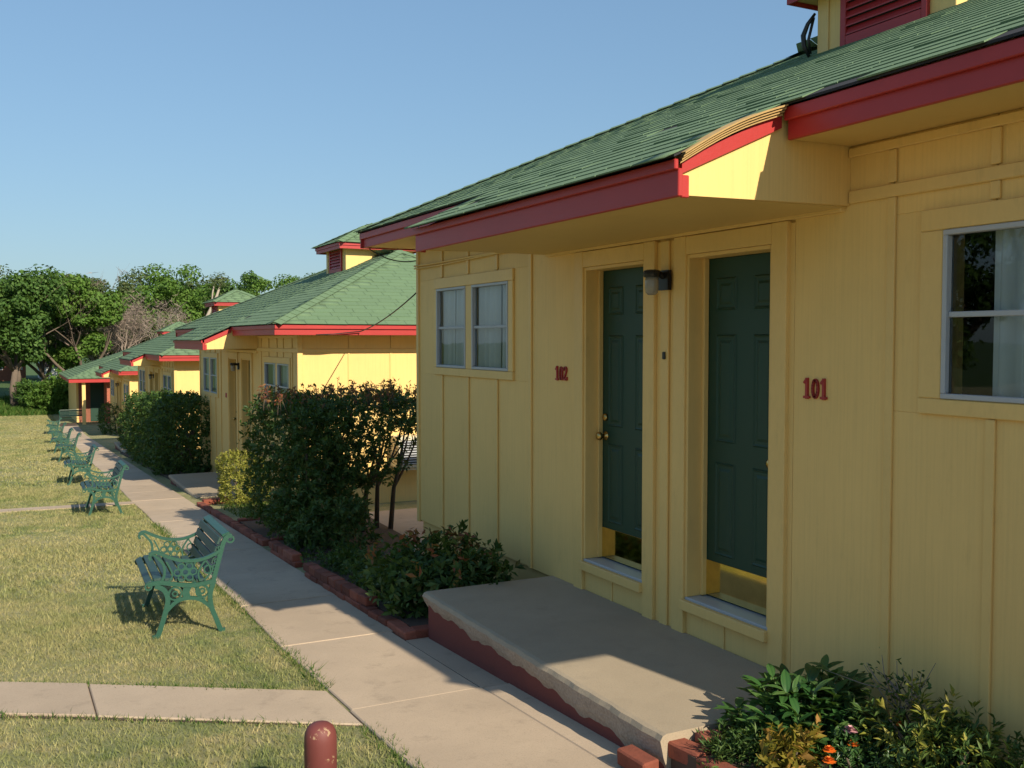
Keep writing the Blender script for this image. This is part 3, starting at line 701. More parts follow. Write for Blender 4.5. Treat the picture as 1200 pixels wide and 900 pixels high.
# cables between the first two cabins
def cable(label, pts, r=.008):
    m = MB().tube(pts, r, 6); o = link('cable', m.mesh('cable', True), 'cable'); return tag(o, label, 'cable')
def sag(a, b, s, n=12): return [tuple(lerp(a[k], b[k], i / n) - (s * 4 * (i / n) * (1 - i / n) if k == 2 else 0) for k in range(3)) for i in range(n + 1)]
cable('black cable drooping from the eave corner above window to the cabin corner', sag((3.25, 9.5, .9), (3.60, 9.14, .77), .05), .006)
cable('black overhead cable slanting between two cabins past the sunlit wall', sag((3.62, 9.15, .47), (4.6, 13.87, .12), .05) + [(4.2, 13.88, .08), (3.95, 13.9, .07)], .008)

# ---------------------------------------------------------------- concrete porch steps
def porch(off, label, y0=3.58, y1=6.41, x0=2.555):
    root = empty('porch_step', (3.1 + off[0], 5 + off[1], -2.05 + off[2])); tag(root, label, 'step', 'concrete porch steps'); O = (3.1, 5, -2.05)
    n = 60; m = MB(); v = []; f = []
    r = random.Random(5); zt = -1.757; prof = []
    for i in range(n + 1):
        y = lerp(y0, y1, i / n); w = .5 + .5 * math.sin(y * 3.1) * math.sin(y * 7.3 + 1)
        a = .0008 * r.random() + .006 * (1 + math.sin(y * 23) * math.sin(y * 9.1)); lo = .10 + .03 * w + .075 * (1 - i / n) ** 1.5 + .012 * r.random()
        prof.append((y, a, lo))
    for y, a, lo in prof:
        v += [(XW - .005, y, zt), (x0 + .04, y, zt - .001), (x0 + .012 + a, y, zt - .008), (x0 + a * .9, y, zt - .03), (x0 + .012 + a * 1.6, y, zt - lo * .6), (x0 + .045 + a, y, zt - lo), (XW - .005, y, zt - .11)]
    k = 7
    for i in range(n):
        for j in range(k): f.append((i * k + j, (i + 1) * k + j, (i + 1) * k + (j + 1) % k, i * k + (j + 1) % k))
    f += [tuple(range(k)), tuple(n * k + j for j in range(k - 1, -1, -1))]
    me = m.add(v, f).shift(O).mesh('porch_slab'); me.materials.append(M['porch_concrete']); me.materials.append(M['aggregate'])
    for i in range(n):
        for j in (3, 4): me.polygons[i * k + j].material_index = 1
    bm = bmesh.new(); bm.from_mesh(me); bmesh.ops.recalc_face_normals(bm, faces=bm.faces); bm.to_mesh(me); bm.free()
    link('slab', me, None, root, (0, 0, 0))
    b = MB().box(x0 + .042, XW - .01, y0 + .02, y1 - .02, -2.5, zt - .06).shift(O)
    bevel(link('painted_base', b.mesh('painted_base'), 'redbase', root, (0, 0, 0)), .006)
porch((0, 0, 0), 'long concrete step with broken edge on red base below doors 101 and 102')
porch((.2, 13.4, -.84), 'concrete step behind the small yellow-green bush', 3.5, 6.6)
porch((.45, 27, -1.47), 'concrete step hidden behind the long clipped hedges', 3.5, 6.6)

# ---------------------------------------------------------------- brick edgings
BR = [bevel(bpy.data.objects.new('t', None), 0) for _ in range(0)]
def brick_mesh(seed, L=.2, W=.095, H=.075):
    r = random.Random(seed); c = .012
    bm = bmesh.new(); bmesh.ops.create_cube(bm, size=1)
    for v in bm.verts: v.co = Vector((v.co.x * W, v.co.y * L, v.co.z * H)) + Vector((r.uniform(-.004, .004), r.uniform(-.004, .004), r.uniform(-.004, .004)))
    bmesh.ops.bevel(bm, geom=list(bm.edges), offset=c * .7, segments=1, affect='EDGES')
    me = bpy.data.meshes.new('brick'); bm.to_mesh(me); bm.free(); me.materials.append(M['brick']); return me
BM = [brick_mesh(i) for i in range(5)]
def edging(label, items):
    o = items[0][0]; root = empty('brick_edging', (o[0], o[1], gz(o[1]))); tag(root, label, 'edging', 'brick edgings of the planting beds')
    for k, (p, rz, tilt, up) in enumerate(items):
        mt = Matrix.Translation((p[0] - o[0], p[1] - o[1], gz(p[1]) + p[2] - gz(o[1]))) @ Matrix.Rotation(rz, 4, 'Z') @ Matrix.Rotation(tilt, 4, 'X') @ (Matrix.Rotation(math.pi / 2, 4, 'Y') if up else Matrix.Identity(4))
        link('brick', BM[k % 5], None, root, matrix=mt)
j = lambda s: R_.uniform(-s, s)
it = [((2.49 + j(.008), 6.52 + .204 * k, .02), j(.04), -.05 + j(.04), False) for k in range(4)]
it += [((2.61, 6.47, .03), math.pi / 2 + j(.05), j(.04), False), ((2.81, 6.48, .02), math.pi / 2 + j(.05), j(.04), False)]
edging('low row of red bricks ending at the corner of the long concrete step', it)
it = []
for k in range(9):
    for c in (0, 1): it.append(((2.50 + .012 * c + j(.006), 7.36 + .2035 * k + .1 * c, .02 + .072 * c), j(.03), -.05 + j(.025), False))
edging('two-course red brick edging in front of the leafy low shrub', it)
it = []
for k in range(5):
    for c in (0, 1): it.append(((2.50 + drift(10) + j(.006), 9.75 + .2035 * k + .08 * c, .015 + .072 * c), j(.03), -.05 + j(.025), False))
edging('short two-course brick edging at the foot of the tall hedge', it)
it = [((2.50 + drift(12) + .02 * k / 10 + j(.01), 11.3 + .205 * k, .03), j(.05), -.05 + j(.04), False) for k in range(22)]
it += [((2.75 + .21 * k, 11.25 + j(.015), .045), math.pi / 2 + j(.05), j(.04), False) for k in range(5)]
it += [((2.78 + .21 * k, 13.2 + j(.015), .045), math.pi / 2 + j(.05), j(.04), False) for k in range(5)]
it += [((2.72 + drift(12) + .212 * a, 15.95 - .1 * b, .045), math.pi / 2 + j(.05), j(.04), False) for a in range(2) for b in range(2)]
edging('square of flat red bricks beside the walk under the yellow-green bush', it)
it = [((2.50, 3.66, .055), .08, j(.03), False), ((2.665, 3.50, .115), .12, j(.03), False), ((2.65, 3.285, .11), -.06, j(.04), False)]
it += [((2.84 + .2 * k, 3.515 - .05 * k, .135), math.pi / 2 - .12 + j(.05), j(.05), False) for k in range(1)]
it += [((2.64 + j(.01), 3.07 - .207 * k, .10), j(.05), j(.04), False) for k in range(10)]
edging('broken red bricks edging the flower bed with orange flowers', it)

# ---------------------------------------------------------------- benches
def sweep(m, pts, w, t, yc):          # flat bar following pts in the (x, z) plane, w wide, t thick along y
    n = len(pts); vs = []
    for i, (x, z) in enumerate(pts):
        a = pts[max(0, i - 1)]; b = pts[min(n - 1, i + 1)]; dx, dz = b[0] - a[0], b[1] - a[1]; L = math.hypot(dx, dz) or 1
        ww = w[i] if hasattr(w, '__len__') else w
        nx_, nz_ = -dz / L * ww / 2, dx / L * ww / 2
        vs += [(x + nx_, yc - t / 2, z + nz_), (x - nx_, yc - t / 2, z - nz_), (x - nx_, yc + t / 2, z - nz_), (x + nx_, yc + t / 2, z + nz_)]
    fs = []
    for i in range(n - 1):
        for k in range(4): fs.append((4 * i + k, 4 * i + (k + 1) % 4, 4 * i + 4 + (k + 1) % 4, 4 * i + 4 + k))
    fs += [(3, 2, 1, 0), tuple(4 * (n - 1) + k for k in range(4))]
    m.add(vs, fs)
def cr(P, n=6):      # smooth curve through points
    out = []
    for i in range(len(P) - 1):
        p0, p1, p2, p3 = P[max(0, i - 1)], P[i], P[i + 1], P[min(len(P) - 1, i + 2)]
        for k in range(n):
            t = k / n; out.append(tuple(.5 * (2 * p1[d] + (p2[d] - p0[d]) * t + (2 * p0[d] - 5 * p1[d] + 4 * p2[d] - p3[d]) * t * t + (3 * p1[d] - p0[d] - 3 * p2[d] + p3[d]) * t ** 3) for d in range(2)))
    out.append(tuple(P[-1])); return out
def circ(cx, cz, r, n=12, a0=0, a1=2 * math.pi): return [(cx + r * math.cos(a0 + (a1 - a0) * k / n), cz + r * math.sin(a0 + (a1 - a0) * k / n)) for k in range(n + 1)]
def end_frame(yc):
    """cast side: faces -x; x 0 front foot .. .44 rear foot"""
    m = MB(); T = .026
    sweep(m, cr([(-.035, .004), (.0, .012), (.03, .09), (.06, .19), (.075, .27), (.05, .34), (-.01, .375)]), .034, T, yc)       # front leg
    sweep(m, cr([(.47, .004), (.44, .012), (.41, .09), (.375, .19), (.37, .28), (.395, .37)]), .034, T, yc)                  # rear leg
    sweep(m, cr([(.05, .17), (.13, .245), (.21, .265), (.30, .245), (.39, .165)]), .026, T, yc)                              # arched stretcher
    sweep(m, cr([(-.06, .385), (.02, .395), (.12, .375), (.24, .355), (.36, .365), (.41, .38)]), .03, T, yc)                   # seat rail
    sweep(m, circ(-.055, .372, .022, 10), .012, T, yc)
    sweep(m, cr([(.39, .36), (.415, .45), (.445, .56), (.468, .64), (.50, .69), (.53, .69)]), .032, T, yc)                     # back upright
    sweep(m, circ(.52, .668, .024, 10), .014, T, yc)
    sweep(m, cr([(.03, .395), (.055, .45), (.05, .52), (.01, .575), (-.02, .60), (-.045, .585), (-.035, .56)]), .018, T, yc)    # arm front scroll
    sweep(m, cr([(-.045, .598), (.0, .615), (.08, .575), (.18, .54), (.30, .535), (.40, .565), (.455, .60)]), .022, T * 1.3, yc) # arm
    t = .016
    for cx, cz, r in ((.20, .455, .026),): sweep(m, circ(cx, cz, r), .016, t * 1.2, yc)
    for k in range(6):
        a = k * math.pi / 3; sweep(m, circ(.20 + .055 * math.cos(a), .455 + .047 * math.sin(a), .024, 8), .010, t, yc)
    sweep(m, cr([(.08, .39), (.11, .44), (.09, .50), (.07, .54)]), .012, t, yc); sweep(m, cr([(.30, .38), (.29, .44), (.32, .50), (.36, .55)]), .012, t, yc)
    sweep(m, cr([(.33, .38), (.37, .43), (.37, .48), (.34, .53)]), .011, t, yc); sweep(m, circ(.36, .46, .03, 10), .010, t, yc)
    for cx in (.125, .315):
        sweep(m, circ(cx, .305, .045, 12), .011, t, yc); sweep(m, circ(cx, .305, .018, 8), .010, t, yc)
    sweep(m, cr([(.21, .265), (.20, .31), (.22, .355)]), .05, t, yc); sweep(m, cr([(.07, .26), (.10, .34), (.16, .37)]), .01, t, yc); sweep(m, cr([(.37, .26), (.34, .33), (.28, .36)]), .01, t, yc)
    for k in range(5):
        z = .43 + .045 * k; x = .388 + .0135 * k; sweep(m, circ(x, z, .012, 8), .008, t, yc)
    return m
BL = 1.16
bench_parts = []
for yc in (0, BL): bench_parts.append(('end_frame', end_frame(yc).mesh('end_frame'), 'bench_iron', 0))
for k, (x, z, w, tl) in enumerate(((-.052, .398, .05, .5), (.012, .415, .06, .05), (.085, .408, .06, -.06), (.158, .398, .06, -.1), (.231, .388, .06, -.1), (.304, .383, .06, 0))):
    m = MB().box(-w / 2, w / 2, .012, BL - .012, -.011, .011); c, s = math.cos(tl), math.sin(tl)
    m.v = [(x + a * c - b * s, y, z + a * s + b * c) for a, y, b in m.v]; bench_parts.append(('seat_slat', m.mesh('seat_slat'), 'bench_wood', .004))
for k, (x, z, tl) in enumerate(((.372, .45, 1.25), (.397, .52, 1.23), (.417, .59, 1.22), (.442, .658, 1.15))):
    m = MB().box(-.029, .029, .012, BL - .012, -.01, .01); c, s = math.cos(tl), math.sin(tl)
    m.v = [(x + a * c - b * s, y, z + a * s + b * c) for a, y, b in m.v]; bench_parts.append(('back_slat', m.mesh('back_slat'), 'bench_wood', .004))
m = MB().box(-.03, .03, .012, BL - .012, -.011, .011); tl = .35; m.v = [(.492 + a * math.cos(tl) - b * math.sin(tl), y, .702 + a * math.sin(tl) + b * math.cos(tl)) for a, y, b in m.v]
bench_parts.append(('top_rail', m.mesh('top_rail'), 'bench_iron', .004))
bench_parts.append(('brace_rod', MB().tube([(.21, .01, .275), (.21, BL / 2, .262), (.21, BL - .01, .275)], .008, 8).mesh('brace_rod', True), 'bench_iron', 0))
def bench(x, y, rz, label):
    r = empty('garden_bench', (x, y, gz(y) + .004)); r.rotation_euler = (-math.atan(.05) * math.cos(rz), 0, rz)
    tag(r, label, 'bench', 'green benches along the walk')
    for n, me, mat, bv in bench_parts:
        o = link(n, me, mat, r, (0, 0, 0))
        if bv: bevel(o, bv)
    return r
B = 'green cast-iron bench with slatted seat '
bench(.935, 7.44, math.radians(-3), B + 'beside the diagonal cross path')
bench(1.03, 15.4, math.radians(-2), B + 'straddling the thin concrete strip across the lawn')
bench(1.06, 21.0, math.radians(-2), 'third green bench along the walk, counted from the cross path')
bench(1.20, 28.4, math.radians(-4), 'fourth green bench along the walk, counted from the cross path')
bench(1.27, 32.8, math.radians(-2), 'fifth green bench along the walk, counted from the cross path')
bench(1.40, 39.5, math.radians(-3), 'sixth green bench along the walk, counted from the cross path')
bench(1.60, 47.0, math.radians(-2), 'green bench nearest the red-bordered far lawn, last beside the walk')
bench(at(84, 53.6) - .6, 53.9, math.radians(-90), 'green bench with its side to the yellow post of the end building')

# ---------------------------------------------------------------- bollard
b = empty('bollard', (1.118, 3.92, gz(3.92))); tag(b, 'rounded iron bollard with flaking dark red paint beside the walk', 'bollard')
h = -1.56 - gz(3.92)
prof = [(.066, -.1), (.066, h - .075), (.0655, h - .06), (.062, h - .04), (.053, h - .02), (.038, h - .008), (.018, h - .001), (.002, h)]
link('pipe', MB().lathe(prof, (0, 0, 0), 28).mesh('pipe', True), 'bollard', b, (0, 0, 0))

# ---------------------------------------------------------------- air conditioner
O = (5.75, 14.32, -1.95); a = empty('air_conditioner', O); tag(a, 'cream window air conditioner jutting from the sunlit cabin wall', 'air conditioner')
y1 = 14.335; y0 = 13.98; m = MB().box(5.22, 5.83, y0, y1, -1.93, -1.46).shift(O); bevel(link('housing', m.mesh('housing'), 'cream', a, (0, 0, 0)), .008)
m = MB().box(5.27, 5.78, y0 - .008, y0 - .001, -1.88, -1.51).shift(O); link('grille_backing', m.mesh('grille_backing'), 'black', a, (0, 0, 0))
for k in range(10): link('grille_fin', MB().box(5.27, 5.78, y0 - .02, y0 - .009, -1.872 + .037 * k, -1.855 + .037 * k).shift(O).mesh('grille_fin'), 'alu', a, (0, 0, 0))
for k in range(6): link('side_vent', MB().box(5.214, 5.2195, y0 + .06, y0 + .2, -1.85 + .05 * k, -1.82 + .05 * k).shift(O).mesh('side_vent'), 'black', a, (0, 0, 0))
link('support', MB().box(5.25, 5.80, y0 + .03, y1, -1.965, -1.932).shift(O).mesh('support'), 'cream', a, (0, 0, 0))

# ---------------------------------------------------------------- foliage
def unit(v): return v / np.maximum(1e-9, np.linalg.norm(v, axis=1, keepdims=True))
def leaves(name, P, N, size, mat, parent, aspect=.45, fold=.25, droop=None, axis=None):
    """folded four-point leaves at P with facing N"""
    n = len(P); N = unit(N); r = unit(rng.normal(size=(n, 3)))
    if droop is not None: r = unit(r + droop)
    A = unit(np.cross(N, r)) if axis is None else unit(axis); N = N if axis is None else unit(N - A * np.sum(N * A, 1, keepdims=True)); B_ = np.cross(N, A); s = (size * rng.uniform(.6, 1.25, n))[:, None]
    base = P - A * s * .5; tip = P + A * s * .5 - N * s * .12; l = P + B_ * s * aspect * .5 + N * s * fold * .3; rr = P - B_ * s * aspect * .5 + N * s * fold * .3
    V = np.stack([base, rr, tip, l], 1).reshape(-1, 3); i = np.arange(n)[:, None] * 4
    F = np.concatenate([i + np.array([[0, 1, 2]]), i + np.array([[0, 2, 3]])], 1).reshape(-1, 3)
    o = link(name, npmesh(name, V, F), mat, parent, (0, 0, 0) if parent else None); tag(o, kind='stuff'); return o
def sprigs(name, P, D, k, length, size, mat, parent, aspect=.42):
    """leafy twig ends: k leaves set round a short axis that points outwards"""
    n = len(P); D = unit(unit(D) + rng.normal(0, .45, (n, 3)) + np.array([0, 0, .35])); L = length * rng.uniform(.5, 1.4, n)
    t = rng.uniform(0, 1, (n, k)); Q = P[:, None, :] + D[:, None, :] * (L[:, None] * t)[:, :, None]
    side = rng.normal(size=(n, k, 3)); side -= D[:, None, :] * np.sum(side * D[:, None, :], 2, keepdims=True); side = unit(side.reshape(-1, 3)).reshape(n, k, 3)
    A = D[:, None, :] * (.25 + .75 * t)[:, :, None] + side * .85; Nn = D[:, None, :] * .8 - side * .5 + rng.normal(0, .25, (n, k, 3)) + np.array([0, 0, .3])
    A = A.reshape(-1, 3); Q = Q.reshape(-1, 3) + unit(A) * size * .5
    return leaves(name, Q, Nn.reshape(-1, 3), size, mat, parent, aspect, axis=A)
def shell_points(n, c, r, power=.45):
    d = unit(rng.normal(size=(n, 3))); q = rng.uniform(0, 1, n) ** power
    return np.array(c) + d * q[:, None] * np.array(r), d
def box_points(n, lo, hi, edge=.75):
    """points biased to the skin of a lumpy box, facing outwards"""
    lo, hi = np.array(lo), np.array(hi); c = (lo + hi) / 2; h = (hi - lo) / 2
    u = rng.uniform(-1, 1, (n, 3)); ax = rng.integers(0, 3, n); skin = rng.uniform(0, 1, n) < edge
    sgn = np.where(u[np.arange(n), ax] > 0, 1, -1); v = 1 - np.abs(rng.normal(0, .06, n))
    u[np.arange(n)[skin], ax[skin]] = (sgn * v)[skin]
    # round off the corners
    m = np.max(np.abs(u), axis=1, keepdims=True); l4 = (np.sum(np.abs(u) ** 6, axis=1, keepdims=True)) ** (1 / 6); u = u * m / np.maximum(l4, 1e-6)
    d = np.sign(u) * np.abs(u) ** 5
    P = c + u * h; k = 4.0
    lump = .035 * (np.sin(P[:, 0] * 9 * k / 4 + 1) * np.sin(P[:, 1] * 7) + np.sin(P[:, 2] * 8 + P[:, 1] * 5))
    P = P + unit(d + 1e-6) * lump[:, None]
    return P, d + rng.normal(0, .45, (n, 3)) + np.array([0, 0, .25])

# tall hedge, dense on the walk side, open with bare stems near the cabin
O = np.array([3.3, 11.3, gz(11.3)]); H = empty('tall_hedge', O); tag(H, 'tall flat-topped hedge with reddish new shoots and open stems, beside first cabin', 'hedge')
Ps = []; Ns = []
for n, lo, hi, e in ((1500, (2.68, 10.5, -2.2), (3.35, 12.6, -.76), .75), (1900, (3.1, 10.5, -1.62), (4.52, 12.2, -.74), .7), (520, (2.72, 9.85, -2.24), (3.4, 10.9, -1.75), .7), (260, (3.05, 10.5, -2.25), (3.6, 11.3, -1.5), .6)):
    p, d = box_points(n, lo, hi, e); Ps.append(p); Ns.append(d)
P = np.concatenate(Ps); N = np.concatenate(Ns)
keep = ~((P[:, 2] < -1.68 + .2 * np.sin(P[:, 0] * 5)) & (P[:, 0] > 3.55 + .2 * np.sin(P[:, 2] * 9)))
hole = (np.sin(P[:, 0] * 6.3 + P[:, 2] * 4) + np.sin(P[:, 2] * 7.7 - P[:, 0] * 3) > 1.1) & (P[:, 0] > 4.0) & (P[:, 2] < -.95)
keep &= ~((P[:, 0] > 3.5) & (P[:, 2] < -1.72 + .52 * (P[:, 0] - 3.5) + .08 * np.sin(P[:, 0] * 17)))
keep &= ~((P[:, 0] > 4.12) & (P[:, 2] < -1.16))
P, N = P[keep & ~hole], N[keep & ~hole]
P = P + .06 * np.stack([np.sin(P[:, 2] * 11 + P[:, 1] * 7), np.sin(P[:, 0] * 13 + P[:, 2] * 5), .6 * np.sin(P[:, 0] * 9 + P[:, 1] * 8)], 1)
sprigs('foliage', P - O, N, 9, .11, .066, 'leaf_dark', H)
sp = np.stack([rng.uniform(2.6, 4.6, 170), rng.uniform(10.6, 12.4, 170), np.full(170, -.72)], 1); pts = []; nn = []
st = MB()
for x, y, z in sp:
    h = rng.uniform(.04, .2) * (1.2 if x > 3.6 else .9); lx, ly = rng.normal(0, .03, 2)
    st.tube([tuple(np.array((x, y, z - .1)) - O), tuple(np.array((x + lx, y + ly, z + h)) - O)], [.004, .002], 4)
    for k in range(7): t = rng.uniform(.2, 1.1); pts.append((x + lx * t + rng.normal(0, .02), y + ly * t + rng.normal(0, .02), z + h * t)); nn.append(rng.normal(size=3) + (0, 0, .3))
leaves('new_shoots', np.array(pts) - O, np.array(nn), .055, 'leaf_red', H, .38)
tag(link('shoot_twigs', st.mesh('shoot_twigs', True), 'stem', H, (0, 0, 0)), kind='stuff')
r = random.Random(3)
for x, y in ((3.0, 11.0), (3.25, 11.4), (3.75, 11.3), (4.0, 11.5), (4.12, 11.35), (3.5, 11.7)):
    st = MB(); top = (x + r.uniform(-.1, .35), y + r.uniform(-.25, .25), -1.15); mid = (x + r.uniform(-.05, .1), y, -1.8)
    st.tube([tuple(np.array(q) - O) for q in ((x, y, gz(y) - .05), mid, (lerp(mid[0], top[0], .5) + r.uniform(-.05, .05), y, -1.5), top)], [.034, .026, .02, .01], 7)
    for k in range(3):
        e = (mid[0] + r.uniform(-.15, .5), y + r.uniform(-.4, .4), -1.05 + r.uniform(-.1, .15)); st.tube([tuple(np.array(q) - O) for q in (mid, (lerp(mid[0], e[0], .4), lerp(mid[1], e[1], .5), -1.55), e)], [.018, .014, .006], 6)
    link('stem', st.mesh('stem', True), 'stem', H, (0, 0, 0))


def shrub(name, label, cat, c, rad, n, size, mat, group=None, flat=1, stems=8, shoots=None, power=.4, lumps=9, aspect=.45, seed=0):
    O = np.array([c[0], c[1], gz(c[1])]); s = empty(name, O); tag(s, label, cat, group); rr = random.Random(seed + 1); P = []; N = []
    for k in range(lumps):
        a = rr.uniform(0, 6.28); q = rr.uniform(.1, .62); cc = np.array([c[0] + rad[0] * q * math.cos(a), c[1] + rad[1] * q * math.sin(a), c[2] + rad[2] * rr.uniform(-.45, .5)])
        p, d = shell_points(n // lumps, cc, np.array(rad) * rr.uniform(.38, .6), power); P.append(p); N.append(d + rng.normal(0, .5, d.shape) + (0, 0, .4))
    P = np.concatenate(P); N = np.concatenate(N); k = P[:, 2] > gzv(P[:, 1]) + .02; k &= P[:, 0] < XW + (0 if c[1] < 10 else 9) - .03 
    sprigs('foliage', P[k][::7] - O, N[k][::7], 7, size * 1.3, size, mat, s, aspect)
    m = MB()
    for k in range(stems):
        a = rr.uniform(0, 6.28); e = (rad[0] * .6 * math.cos(a), rad[1] * .6 * math.sin(a), c[2] - O[2] + rad[2] * rr.uniform(0, .6))
        m.tube([(e[0] * .1, e[1] * .1, -.05), (e[0] * .4, e[1] * .4, e[2] * .5), e], [.012, .009, .004], 5)
    tag(link('stems', m.mesh('stems', True), 'stem', s, (0, 0, 0)), kind='stuff')
    if shoots:
        P = []; N = []
        for k in range(shoots):
            a = rr.uniform(0, 6.28); q = rr.uniform(.3, .85); p = np.array([c[0] + rad[0] * q * math.cos(a), c[1] + rad[1] * q * math.sin(a), c[2] + rad[2] * math.sqrt(1 - q * q) * .9])
            for t in range(6): P.append(p + rng.normal(0, .02, 3) + (0, 0, t * .018)); N.append(rng.normal(size=3))
        leaves('new_shoots', np.array(P) - O, np.array(N), size, 'leaf_red', s, .38)
    return s
shrub('low_shrub', 'rounded low shrub of glossy dark leaves at the end of the long concrete step', 'shrub', (2.90, 7.05, -1.93), (.56, .74, .40), 7000, .075, 'leaf_dark', stems=10, shoots=26, lumps=11, seed=3)
shrub('ground_plant', 'low mat of green leaves beside the rounded low shrub, inside the bricks', 'plant', (2.85, 7.9, -2.08), (.36, .8, .13), 2600, .05, 'leaf_priv', stems=6, lumps=12, seed=19)
shrub('ground_plant', 'low mat of bright green leaves under the tall hedge beside the bricks', 'plant', (2.95, 9.0, -2.17), (.42, 1.2, .14), 3600, .05, 'leaf_priv', stems=6, lumps=14, seed=9)
# clipped yellow-green bush
O = np.array([3.22, 15.6, gz(15.6)]); s = empty('clipped_bush', O); tag(s, 'small clipped yellow-green bush between concrete step and tall hedge', 'bush')
P, N = box_points(5200, (2.96, 15.2, gz(15.6) + .06), (3.56, 16.1, -1.85), .8); sprigs('foliage', P[::5] - O, N[::5], 7, .07, .045, 'leaf_lime', s)
m = MB()
for k in range(5): m.tube([(R_.uniform(-.05, .05), R_.uniform(-.1, .1), -.05), (R_.uniform(-.15, .15), R_.uniform(-.2, .2), .35)], [.015, .008], 5)
tag(link('stems', m.mesh('stems', True), 'stem', s, (0, 0, 0)), kind='stuff')
for lab, lo, hi, n in (('clipped dark green hedge whose shaded face meets the second porch step', (2.82, 21.4, -2.88), (4.05, 23.9, -1.30), 12500),
                       ('longer clipped hedge with sunlit top, next in line behind the shaded one', (2.86, 24.3, -3.05), (4.0, 28.6, -1.48), 13500),
                       ('low far hedge where the clipped row meets the last cabins', (3.1, 29.4, -3.3), (3.9, 33.0, -2.25), 5000),
                       ('dark shrubbery hedge between the last cabin and the end building', (3.7, 45.0, -4.1), (5.0, 48.0, -2.9), 3500)):
    c = ((lo[0] + hi[0]) / 2, (lo[1] + hi[1]) / 2); O = np.array([c[0], c[1], gz(c[1])]); s = empty('clipped_hedge', O); tag(s, lab, 'hedge', 'clipped hedges along the walk')
    P, N = box_points(n, lo, hi, .82); sprigs('foliage', P[::6] - O, N[::6], 7, .12, .085, 'leaf_priv', s, .5)
    m = MB()
    for k in range(6): m.tube([(R_.uniform(-.3, .3), R_.uniform(-1, 1), -.1), (R_.uniform(-.4, .4), R_.uniform(-1.1, 1.1), 1.0)], [.03, .012], 5)
    tag(link('stems', m.mesh('stems', True), 'stem', s, (0, 0, 0)), kind='stuff')

# ---- the flower bed: broad-leaved plant with leaves as single pieces
def broad_leaf(seed):
    r = random.Random(seed); L = .098; W = .038; n = 6; vs = []; fs = []; bend = r.uniform(.25, .7)
    for i in range(n + 1):
        t = i / n; w = W * .5 * math.sin(math.pi * min(1, t * .96 + .02)) ** .75; y = L * t; z = -bend * L * t * t * .6
        vs += [(-w, y, z + w * .35), (0, y, z), (w, y, z + w * .35)]
    for i in range(n):
        for k in (0, 1): fs.append((3 * i + k, 3 * i + k + 1, 3 * i + k + 4, 3 * i + k + 3))
    me = pymesh('leaf', vs, fs, True); me.materials.append(M['peony']); return me
LM = [broad_leaf(k) for k in range(5)]
O = Vector((3.2, 3.38, gz(3.38) + .08)); O.z = gz(3.38) + .13; pe = empty('broad_leaved_plant', O); tag(pe, 'bushy plant with broad glossy green leaves at the near end of the step', 'plant')
r = random.Random(21); stm = MB(); LV = []
for k in range(84):
    a = r.uniform(0, 6.28); q = math.sqrt(r.uniform(.0, 1)); x = 3.24 + .38 * q * math.cos(a); y = 3.34 + .29 * q * math.sin(a); z = O.z + .09 + .18 * (1 - q * q) + r.uniform(-.05, .05)
    if x > XW - .09: x = XW - .09 - r.uniform(0, .1)
    b0 = Vector((lerp(3.2, x, .4), lerp(3.36, y, .4), O.z)); stm.tube([tuple(b0 - O), tuple(Vector((lerp(b0.x, x, .6), lerp(b0.y, y, .6), lerp(b0.z, z, .6))) - O), (x - O.x, y - O.y, z - O.z)], [.006, .005, .003], 5)
    for l in range(9):
        ang = 2 * math.pi * l / 9 + r.uniform(-.4, .4); up = r.uniform(.1, 1.3); sc = r.uniform(.75, 1.2)
        d = Vector((math.cos(ang) + .25 * math.cos(a) * q, math.sin(ang) + .25 * math.sin(a) * q, up)).normalized(); sd_ = d.cross(Vector((0, 0, 1))).normalized(); nr = sd_.cross(d)
        p = Vector((x, y, z - r.uniform(0, .09))) - O
        LV.append(Matrix(((sd_.x, d.x, nr.x, p.x), (sd_.y, d.y, nr.y, p.y), (sd_.z, d.z, nr.z, p.z), (0, 0, 0, 1))) @ Matrix.Scale(sc, 4))
LV.sort(key=lambda mt: -(mt.translation.z * 1.5 - mt.translation.y * .8 - mt.translation.x * .5))
for k, mt in enumerate(LV[:300]): link('leaf', LM[k % 5], None, pe, matrix=mt)
V = []; F = []; nv = len(LM[0].vertices); lf = np.array([list(p_.vertices) for p_ in LM[0].polygons])
for k, mt in enumerate(LV[300:]):
    mm = np.array(mt); V.append(np.array([v.co for v in LM[k % 5].vertices]) @ mm[:3, :3].T + mm[:3, 3]); F.append(lf + nv * k)
tag(link('leaf_mass', npmesh('leaf_mass', np.concatenate(V), np.concatenate(F), True), 'leaf_peony', pe, (0, 0, 0)), kind='stuff')
tag(link('stems', stm.mesh('stems', True), 'greenstem', pe, (0, 0, 0)), kind='stuff')
shrub('golden_shrub', 'small shrub with golden yellow leaves in front of the broad-leaved plant', 'shrub', (2.93, 3.16, -1.78), (.17, .15, .13), 900, .05, 'leaf_gold', stems=6, lumps=7, seed=4)
shrub('bedding_plant', 'fine dark green bedding plant under the orange flowers', 'plant', (3.16, 2.98, -1.77), (.22, .18, .13), 1800, .028, 'leaf_peony', stems=6, lumps=8, aspect=.3, seed=12)
shrub('trailing_plant', 'low tangled green plant against the wall below window 101', 'plant', (3.34, 2.70, -1.72), (.28, .44, .26), 2800, .045, 'leaf_priv', stems=9, lumps=12, aspect=.3, seed=5)
shrub('grassy_plant', 'ragged low green tuft behind the broken red bricks', 'plant', (2.84, 3.36, -1.79), (.21, .22, .09), 2000, .045, 'leaf_priv', stems=4, lumps=6, aspect=.2, seed=8)
